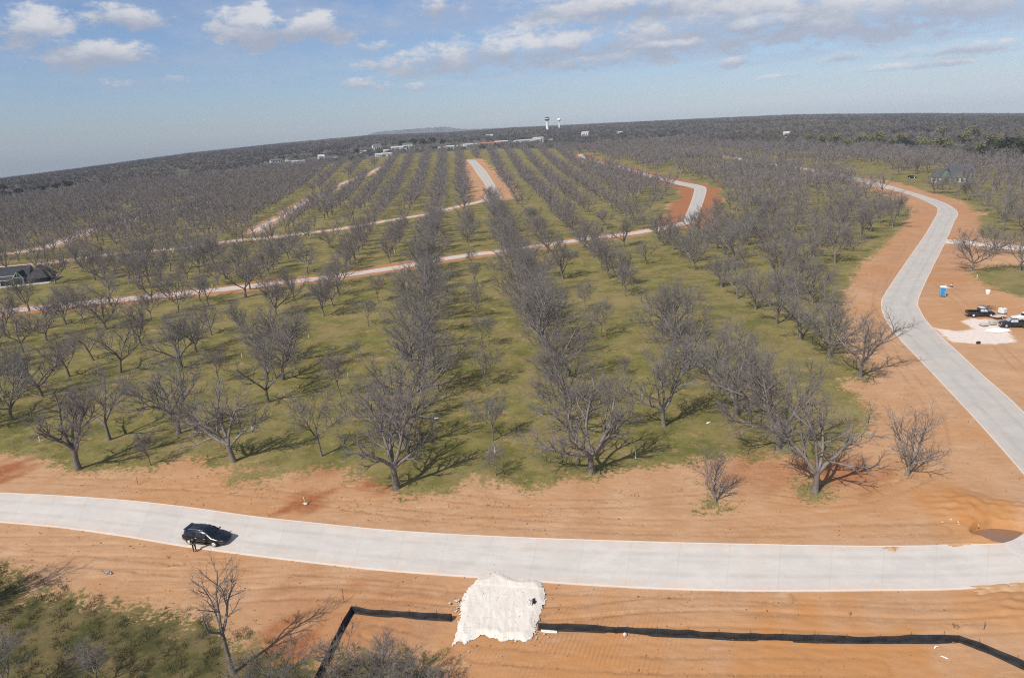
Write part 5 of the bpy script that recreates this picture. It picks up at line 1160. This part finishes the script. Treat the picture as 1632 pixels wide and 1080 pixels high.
for i in range(70):
    a = r_.uniform(0, 6.28); x, y = r_.gauss(0, .9), r_.gauss(0, .6); m.tube([(x, y, r_.uniform(.02, .5)), (x + math.cos(a) * r_.uniform(.5, 1.3), y + math.sin(a) * r_.uniform(.4, .9), r_.uniform(.1, .9))], [.03, .012], 4)
m.build('branches', M['bark'], e)
m = MB(); [m.box((r_.gauss(0, .5), r_.gauss(0, .4), .62 + .06 * i), (1.6, .14, .04), r_.uniform(0, 3)) for i in range(5)]; m.build('boards', M['post'], e)
m = MB(); c = (81.33,112.67); m.blob((c[0], c[1], .22), (.42, .30, .26), 9, 5, .2, 5); tag(m.build('black_bag', M['fabric']), 'small black bag lying at the near edge of the white gravel', 'bag')
# torn black plastic on the stone pad
m = MB(); c = (0.47,51.27); r_ = random.Random(12)
m.add([(c[0] + math.cos(t) * .20 * r_.uniform(.5, 1.2), c[1] + math.sin(t) * .45 * r_.uniform(.6, 1.1), .27 + r_.uniform(0, .18)) for t in np.linspace(0, 6.0, 14)] + [(c[0], c[1], .46)], [(i, (i + 1) % 14, 14) for i in range(14)])
tag(m.build('plastic_scrap', M['fabric']), 'torn black plastic scrap lying on the white stone pad', 'plastic scrap')
m = MB(); c = (0.13,51.05); m.blob((c[0], c[1], .34), (.26, .34, .2), 8, 5, .3, 2); tag(m.build('boulder', M['rock']), 'larger white stone beside the black plastic on the pad', 'stone')
m = MB(); c = (7.73,46.58); m.blob((c[0], c[1], .16), (.17, .17, .16), 8, 6, .08, 3); tag(m.build('white_stone', M['rock']), 'single round white stone in front of the long silt fence', 'stone')
m = MB(); c = (-42.27,60.07); m.blob((c[0], c[1], .12), (.30, .2, .16), 8, 5, .3, 6); m.blob((c[0] + .4, c[1] - .15, .08), (.16, .14, .12), 7, 4, .3, 7); tag(m.build('grey_lump', M['steel']), 'grey lump of scrap lying on the dirt left of the car', 'scrap')
# plastic offcuts at lower right
for (a, b), lab in ((((31.06,42.29), (31.41,41.94)), 'straight white plastic offcut lying on orange dirt below the silt fence'), (((31.07,43.09), (31.49,43.22)), 'short curved white strip lying just below the silt fence corner')):
    m = MB(); mid = ((a[0] + b[0]) / 2, (a[1] + b[1]) / 2 + (.0 if 'straight' in lab else .12), .08); m.tube([(*a, .06), mid, (*b, .06)], .05, 6); tag(m.build('plastic_offcut', M['white']), lab, 'plastic offcut')
# valve pipe on red soil
e = place('valve_pipe', (-25.35,71.49), 'pale green valve pipe standing on a patch of red soil', 'pipe')
m = MB(); m.tube([(0, 0, -.1), (-.05, 0, .5), (-.12, .02, .95)], [.055, .055, .05], 7); m.build('riser', M['greenpaint'], e)
m = MB(); m.tube([(-.35, -.05, .12), (0, 0, .22), (.25, -.02, .16)], .05, 7); m.build('elbow', M['greenpaint'], e)
m = MB(); m.blob((.05, -.12, .12), (.24, .18, .12), 9, 5, .15, 4); m.build('valve_box', M['slab'], e)
# survey stakes and white markers
def stake(p, label, h=1.1, mat='post', name='survey_stake', gp='survey stakes on bare soil', topm=None):
    e = place(name, p, label, 'stake', random.uniform(0, 3), gp)
    m = MB(); m.tube([(0, 0, -.15), (.02, 0, h)], [.065, .06] if name == 'marker_tube' else [.03, .026], 6, True, False); m.build('shaft', M[mat], e)
    if topm: m = MB(); m.box((.03, 0, h - .12), (.10, .05, .22)); m.build('flag', M[topm], e)
stake((-48.9,79.14), 'thin wooden stake on the dirt strip above the road', 1.1)
stake((-16.9,53.37), 'thin stake beside the black silt fence corner', 1.3)
stake((91.42,168.86), 'short white stake on dirt left of the side road curve', .9, 'white')
stake((36.05,44.77), 'low stake in the dirt behind the right end of the silt fence', .8)
stake((192.37,288.97), 'yellowish stake post in weeds beside the side road bend', 1.8, 'greenpaint')
for px_, lab in (((-39.71,94.82), 'right of the leaning-limbed front tree'), ((-29.69,115.57), 'right of a slender tree, left of the crowded row'), ((-4.19,95.61), 'beside the front sapling of the centre aisle'),
                 ((-3.17,81.69), 'between the front sapling and the dirt edge'), ((14.63,77.95), 'in grass right of the wide front tree'), ((19.25,97.01), 'left of a broad tree right of the crowded row'),
                 ((41.94,92.92), 'behind the stout tree on the dirt'), ((-54.66,132.05), 'left of the tall trees in the left grove'), ((-44.4,144.03), 'in the open grass of the left grove'), ((-71.75,95.13), 'in shade behind the leftmost front tree'),
                 ((-89.55,156.58), 'in open grass at far left, below the cross road'), ((-125.46,223.81), 'beyond the cross road at the left'), ((-41.79,254.67), 'beside a tree just beyond the cross road'), ((112.79,159.82), 'on the grass patch by the white driveway')):
    stake(px_, 'white plastic marker ' + lab, .9, 'white', 'marker_tube', 'white plastic markers in the grass')
for (a, b), lab in ((((-12.33,94.28), (-11.59,94.4)), 'white pipe piece lying in grass right of the forked front tree'), (((26.15,86.71), (26.85,87.03)), 'white pipe piece lying in grass in the right aisle')):
    m = MB(); m.tube([(*a, .08), (*b, .10)], .10, 7); tag(m.build('lying_pipe', M['white']), lab, 'pipe')

# ------------------------------------------------------------------ houses
def gable(m, x0, x1, y0, y1, ze, zr, over=.5, th=.18, axis='x'):
    """two roof slopes with the ridge along an axis"""
    if axis == 'x':
        yc = (y0 + y1) / 2
        for s_, yy in ((-1, y0 - over), (1, y1 + over)):
            zz = ze - over * (zr - ze) / ((y1 - y0) / 2)
            A = [(x0 - over, yc, zr), (x1 + over, yc, zr), (x1 + over, yy, zz), (x0 - over, yy, zz)]; m.add(A + [(a, b, c - th) for a, b, c in A], [(0, 1, 2, 3), (7, 6, 5, 4), (0, 4, 5, 1), (1, 5, 6, 2), (2, 6, 7, 3), (3, 7, 4, 0)])
    else:
        xc = (x0 + x1) / 2
        for s_, xx in ((-1, x0 - over), (1, x1 + over)):
            zz = ze - over * (zr - ze) / ((x1 - x0) / 2)
            A = [(xc, y0 - over, zr), (xc, y1 + over, zr), (xx, y1 + over, zz), (xx, y0 - over, zz)]; m.add(A + [(a, b, c - th) for a, b, c in A], [(0, 1, 2, 3), (7, 6, 5, 4), (0, 4, 5, 1), (1, 5, 6, 2), (2, 6, 7, 3), (3, 7, 4, 0)])
    return m
def shell(m, x0, x1, y0, y1, ze, zr, axis='x'):
    if axis == 'x': m.prism([(y0, 0), (y1, 0), (y1, ze), ((y0 + y1) / 2, zr - .2), (y0, ze)], x0, x1, 'x')
    else: m.prism([(x0, 0), (x1, 0), (x1, ze), ((x0 + x1) / 2, zr - .2), (x0, ze)], y0, y1, 'y')
    return m
# dark roofed house at the left edge
hp = (-167.97,238.08); hz = along((-182.17,234.56), (-169.18,237.92))
e = empty('dark_roofed_house', (*hp, 0), hz, 'dark roofed house with pale green timber gable at the left edge', 'house'); e.scale = (.76, .76, .78)
m = MB(); m.box((-6, 3, .06), (32, 17, .3), 0, .02); m.build('slab', M['slab'], e)
m = MB(); shell(m, -24, -.5, 1.2, 9, 3.2, 7.4); m.build('wall', M['green_wall'], e)
m = MB(); m.box((4.5, 3.5, 1.4), (7.6, 11.6, 2.8)); m.build('wing_wall', M['shingle'], e)
m = MB(); gable(m, -24, .4, .6, 9.4, 3.6, 7.7); rf = m.build('roof', M['shingle'], e)
m = MB(); A = [(-24.5, .4, 3.9), (-.6, .4, 3.9), (-.6, -3.4, 2.75), (-24.5, -3.4, 2.75)]; m.add(A + [(a, b, c - .16) for a, b, c in A], [(0, 1, 2, 3), (7, 6, 5, 4), (0, 4, 5, 1), (1, 5, 6, 2), (2, 6, 7, 3), (3, 7, 4, 0)]); m.build('porch_roof', M['shingle'], e)
m = MB(); cx0, cx1, cy0, cy1 = .2, 9.4, -3.2, 10.2
V8 = [(cx0, cy0, 2.3), (cx1, cy0, 2.3), (cx1, cy1, 2.3), (cx0, cy1, 2.3), (4.8, 1.8, 7.4), (4.8, 5.8, 7.4)]
m.add(V8, [(0, 1, 4), (1, 2, 5, 4), (2, 3, 5), (3, 0, 4, 5), (3, 2, 1, 0)]); m.build('hip_roof', M['shingle'], e)
m = MB(); m.box((-12.5, -3.42, 2.70), (24, .10, .24)); m.box((-12.5, .36, 4.0), (24, .10, .22)); m.build('fascia', M['trim'], e)
for x in (-19, -14.5, -10, -5.5, -1.2):
    m = MB(); m.box((x, -3.1, 1.35), (.26, .26, 2.6)); m.build('porch_post', M['green_frame'], e)
for x in (-17, -12, -7):
    m = MB(); m.box((x, 1.17, 1.7), (1.8, .08, 1.5)); m.build('window', M['dark_open'], e)
m = MB(); m.box((-3.5, 1.17, 1.25), (1.2, .08, 2.2)); m.build('door', M['dark_open'], e)
fr = MB()
fr.tube([(-4.4, -4.6, 2.9), (-2.1, -4.6, 6.0), (.2, -4.6, 2.9)], .24, 4, True, False); fr.tube([(-4.1, -4.6, .1), (-4.1, -4.6, 3.2)], .2, 4, True, False); fr.tube([(-.1, -4.6, .1), (-.1, -4.6, 3.2)], .2, 4, True, False)
fr.tube([(-4.1, -4.6, 3.6), (-.1, -4.6, 3.6)], .16, 4, True, False); fr.tube([(-2.1, -4.6, 3.6), (-2.1, -4.6, 5.8)], .14, 4, True, False); fr.build('gable_frame', M['green_frame'], e)
m = MB(); gable(m, -4.3, .1, -4.4, 2.5, 3.2, 6.05, .25, .14, 'y'); m.build('gable_roof', M['shingle'], e)
# house being built on the right
hp = (244.03,378.26); e = empty('unfinished_house', (*hp, tz(*hp)), along((238.99,388.16), (249.95,377.84)), 'unfinished house with slate roof and green sheathing behind trees at right', 'house'); e.scale = (.78, .78, .82)
m = MB(); shell(m, -11, 10, 0, 10, 4.2, 8.2); m.build('wall', M['wrap'], e)
m = MB(); gable(m, -11, 10, 0, 10, 4.3, 8.4, .7); m.build('roof', M['slate'], e)
m = MB(); shell(m, -2, 12, 6, 15, 7.2, 11); m.build('upper_wall', M['green_wall'], e)
m = MB(); gable(m, -2, 12, 6, 15, 7.3, 11.6, .6); m.build('upper_roof', M['slate'], e)
m = MB(); shell(m, -4.5, .5, -1.6, 6, 5.2, 8.6, 'y'); m.build('gable_front', M['green_wall'], e)
m = MB(); gable(m, -4.5, .5, -1.6, 6, 5.3, 8.9, .4, .16, 'y'); m.build('gable_roof', M['slate'], e)
m = MB(); m.box((4, -.72, 4.0), (13, .12, .3)); m.box((5, 5.35, 7.0), (15, .12, .3)); m.build('fascia', M['green_frame'], e)
for x in (-9, -6.8, 2.2, 5.0, 7.8):
    m = MB(); m.box((x, -.04, 1.7), (1.6, .08, 2.2)); m.build('window', M['dark_open'], e)
m = MB(); m.box((-2, -1.64, 1.4), (1.8, .08, 2.5)); m.build('door', M['dark_open'], e)

# town buildings and sheds far off
def shed(p, rz, L_, D_, h, rise, label, cat='building', wall='shed_wall', roof='shed_roof', nwin=3, name='town_building'):
    e = empty(name, (p[0], p[1], tz(*p) - .3), rz, label, cat, 'white roofed buildings of the town')
    m = MB(); shell(m, -L_ / 2, L_ / 2, 0, D_, h, h + rise); m.build('wall', M[wall], e)
    m = MB(); gable(m, -L_ / 2, L_ / 2, 0, D_, h + .1, h + rise, .4, .2); m.build('roof', M[roof], e)
    for k in range(nwin):
        m = MB(); m.box((-L_ / 2 + L_ * (k + 1) / (nwin + 1), -.05, h * .5), (min(2.4, L_ / nwin * .4), .12, h * .4)); m.build('window', M['dark_open'], e)
    m = MB(); m.box((L_ * .42, -.06, 1.2), (1.4, .12, 2.4)); m.build('door', M['dark_open'], e)
TB = [((-294.96,1032.97), 20, 12, 6, 1.5, 'boxy pale shed at the far edge of the left orchard', 'shed_wall', 'shed_roof'), ((-360.72,1142.48), 18, 10, 4, 2, 'low pale buildings left of the boxy shed', 'shed_wall', 'grey_roof'), ((-346.57,1156.55), 9, 8, 4, 2, 'small pale house between low buildings and boxy shed', 'trim', 'grey_roof'),
      ((-284.67,1129.96), 10, 8, 6, 2.5, 'small white building alone between shed and town', 'trim', 'shed_roof'), ((-256.05,1105.14), 6, 5, 3.5, 1.2, 'tiny white hut right of the lone white building', 'trim', 'shed_roof'), ((-248.88,1245.68), 28, 12, 4, 1.2, 'long flat white roofed shed at the left end of town', 'shed_wall', 'shed_roof'),
      ((-229.81,1336.66), 16, 12, 7, 4.5, 'white gabled house rising above the town trees', 'trim', 'grey_roof'), ((-191.3,1117.03), 12, 9, 4, 1.5, 'white hut at the left end of the front town row', 'trim', 'shed_roof'), ((-176.0,1120.54), 24, 12, 4.5, 1.5, 'long white roofed building at the front of town', 'shed_wall', 'shed_roof'),
      ((-190.67,1210.84), 14, 10, 4.5, 2, 'bright white building just above the long white roof', 'trim', 'shed_roof'), ((-183.76,1268.88), 22, 12, 6, 2, 'pale blocky building left of the tall white one', 'shed_wall', 'shed_roof'), ((-169.41,1306.81), 18, 12, 9, 2.5, 'tallest white building in the town cluster', 'trim', 'grey_roof'), ((-169.8,1247.97), 12, 10, 4, 1.5, 'white box below the tallest white building', 'trim', 'shed_roof'),
      ((-144.12,1245.4), 10, 8, 4, 2, 'small white house right of the tallest building', 'trim', 'grey_roof'), ((-97.69,1214.57), 14, 9, 4.5, 2, 'white building at the left of the dark tree gap', 'trim', 'shed_roof'), ((-82.5,1229.51), 20, 12, 5, 1.8, 'wide white roofed building right of the dark evergreens', 'shed_wall', 'shed_roof'), ((-69.6,1254.3), 12, 9, 5, 2, 'grey roofed house right of the wide white one', 'trim', 'grey_roof'),
      ((-50.23,1241.3), 24, 14, 6, 1.5, 'long white building behind the end of the straight road', 'trim', 'shed_roof'), ((-22.99,1259.47), 28, 12, 5, 1.8, 'long red brown building right of the straight road', 'brick', 'brick'), ((2.73,1269.59), 24, 14, 6, 1.6, 'pale roofed building joined to the red brown one', 'brick', 'shed_roof'),
      ((41.26,1277.82), 28, 14, 5, 1.6, 'long white warehouse left of the water towers', 'shed_wall', 'shed_roof'), ((64.31,1285.83), 20, 14, 5, 1.6, 'white warehouse below the dark water tower', 'shed_wall', 'shed_roof'), ((85.28,1259.94), 18, 12, 4.5, 1.4, 'bright white shed right of the warehouses', 'shed_wall', 'shed_roof'),
      ((74.48,1364.66), 20, 10, 4.5, 1.5, 'pale building just behind the warehouses', 'shed_wall', 'shed_roof'), ((171.59,1428.51), 14, 10, 7, 2, 'bright white block right of the water towers', 'trim', 'shed_roof'), ((241.89,1418.4), 9, 8, 4, 1.5, 'small white building in woods right of white block', 'trim', 'shed_roof'), ((-23.48,1689.2), 16, 10, 5, 2, 'white block in woods left of the water towers', 'trim', 'shed_roof'),
      ((395.57,976.41), 8, 7, 6, 2, 'white speck of a house in the right woods', 'trim', 'shed_roof'), ((-539.49,817.98), 14, 9, 4, 2, 'pale house beyond the orchard at the far left', 'trim', 'grey_roof'), ((-539.73,773.18), 10, 8, 3.5, 1.8, 'pale hut behind the leftmost orchard trees', 'trim', 'grey_roof')]
for i, (p, L_, D_, h, ri, lab, wl, rf_) in enumerate(TB):
    rz = -math.atan2(p[0], p[1]) + (.25 * math.sin(i * 2.3)); k = math.hypot(*p) / 1450
    shed(p, rz, L_, D_, h, ri, lab, 'building', wl, rf_, 3 if L_ > 11 else 2)
# water towers
def water_tower(p, H_, r, tank, label, stem_r):
    e = empty('water_tower', (p[0], p[1], tz(*p) - 1), 0, label, 'water tower', 'water towers on the skyline')
    m = MB(); m.tube([(0, 0, 0), (0, 0, H_ * .06), (0, 0, H_ * .14), (0, 0, H_ * .72), (0, 0, H_ * .78)], [stem_r * 1.5, stem_r * 1.2, stem_r, stem_r, stem_r * 1.3], 20); m.build('stem', M['tower_white'], e)
    m = MB(); m.tube([(0, 0, H_ * z) for z in (.74, .78, .83, .88, .93, .97, 1.0)], [r * q for q in (.45, .82, .98, 1.0, .92, .62, .12)], 24); m.build('tank', M[tank], e)
    m = MB(); m.tube([(0, 0, H_ * .845), (0, 0, H_ * .885)], [r * 1.008, r * 1.012], 24, False); m.build('band', M['tower_white'], e)
    m = MB(); m.tube([(0, 0, H_ * .99), (0, 0, H_ * 1.05)], .3, 6); m.build('vent', M['steel'], e)
def far_p(px_az, dist): return (dist * math.sin(R(px_az)), dist * math.cos(R(px_az)))
water_tower(far_p(3.89, 2000), 38, 7.5, 'tower_dark', 'tall white water tower with a dark tank on the skyline', 3.4)
water_tower(far_p(4.85, 2150), 33, 5.6, 'tower_white', 'smaller all white water tower right of the dark one', 2.2)
p = far_p(8.41, 1900); e = empty('radio_mast', (*p, tz(*p) - 1), 0, 'thin radio mast on the skyline right of the water towers', 'mast')
m = MB(); [m.tube([(.5 * math.cos(a), .5 * math.sin(a), 0), (.3 * math.cos(a), .3 * math.sin(a), 34)], .10, 4) for a in (0, 2.1, 4.2)]; [m.tube([(.5 * math.cos(a), .5 * math.sin(a), z), (.5 * math.cos(a + 2.1), .5 * math.sin(a + 2.1), z + 2)], .06, 3) for z in range(0, 32, 2) for a in (0, 2.1, 4.2)]; m.build('lattice', M['steel'], e)
m = MB(); m.tube([(0, 0, 33), (0, 0, 38)], .08, 5); m.build('antenna', M['steel'], e)

# ------------------------------------------------------------------ mesa on the horizon
def mesa():
    D1 = 6200.0; prof = [(580, .0), (592, .42), (604, .62), (630, .74), (660, .84), (690, .93), (704, 1.0), (716, .95), (728, .62), (745, .42), (775, .30), (810, .18), (850, .0)]
    azs = [-10.67, -10.09, -9.51, -8.24, -6.76, -5.28, -4.58, -3.98, -3.38, -2.53, -1.02, 0.74, 2.75]
    V = []; nn = len(prof) * 6
    A = np.interp(np.linspace(0, len(prof) - 1, nn), np.arange(len(prof)), azs); Hh = np.interp(np.linspace(0, len(prof) - 1, nn), np.arange(len(prof)), [q[1] for q in prof])
    rows_ = ((0, -.35), (350, .15), (650, .62), (800, .95), (950, 1.0), (1400, 1.0), (1900, -.2))
    for dd, f in rows_:
        for i in range(nn):
            D = D1 + dd + 120 * math.sin(i * .5) * (dd < 900); a = R(A[i]); x, y = D * math.sin(a), D * math.cos(a)
            V.append((x, y, tz(x, y) + Hh[i] * 62 * f + (0 if f < .9 else 3 * math.sin(i * 1.7))))
    idx = np.arange(len(rows_) * nn).reshape(len(rows_), nn)
    Fq = np.stack([idx[:-1, :-1], idx[:-1, 1:], idx[1:, 1:], idx[1:, :-1]], -1).reshape(-1, 4)
    mm = pmat('wooded_hillside', (.075, .074, .062), .95, var=.4, scale=.01)
    tag(link('mesa_hill', mesh_np('mesa_hill', V, Fq, None, True), mm), 'flat topped wooded hill on the horizon', kind='structure')
mesa()

# ------------------------------------------------------------------ air
def haze():
    m = bpy.data.materials.new('thin_air'); m.use_nodes = True; t = NT(m.node_tree); t.n.clear()
    pv = t.node('ShaderNodeVolumePrincipled'); pv.inputs['Color'].default_value = (.76, .86, 1.0, 1); pv.inputs['Density'].default_value = HAZE; pv.inputs['Anisotropy'].default_value = -.3
    o = t.node('ShaderNodeOutputMaterial'); t.l.new(pv.outputs[0], o.inputs['Volume'])
    b = MB(); b.box((0, 0, 20), (17400, 17400, 440)); h = b.build('haze', m); tag(h, 'thin blue haze over the far country', kind='stuff')
HAZE = 8.5e-5
haze()
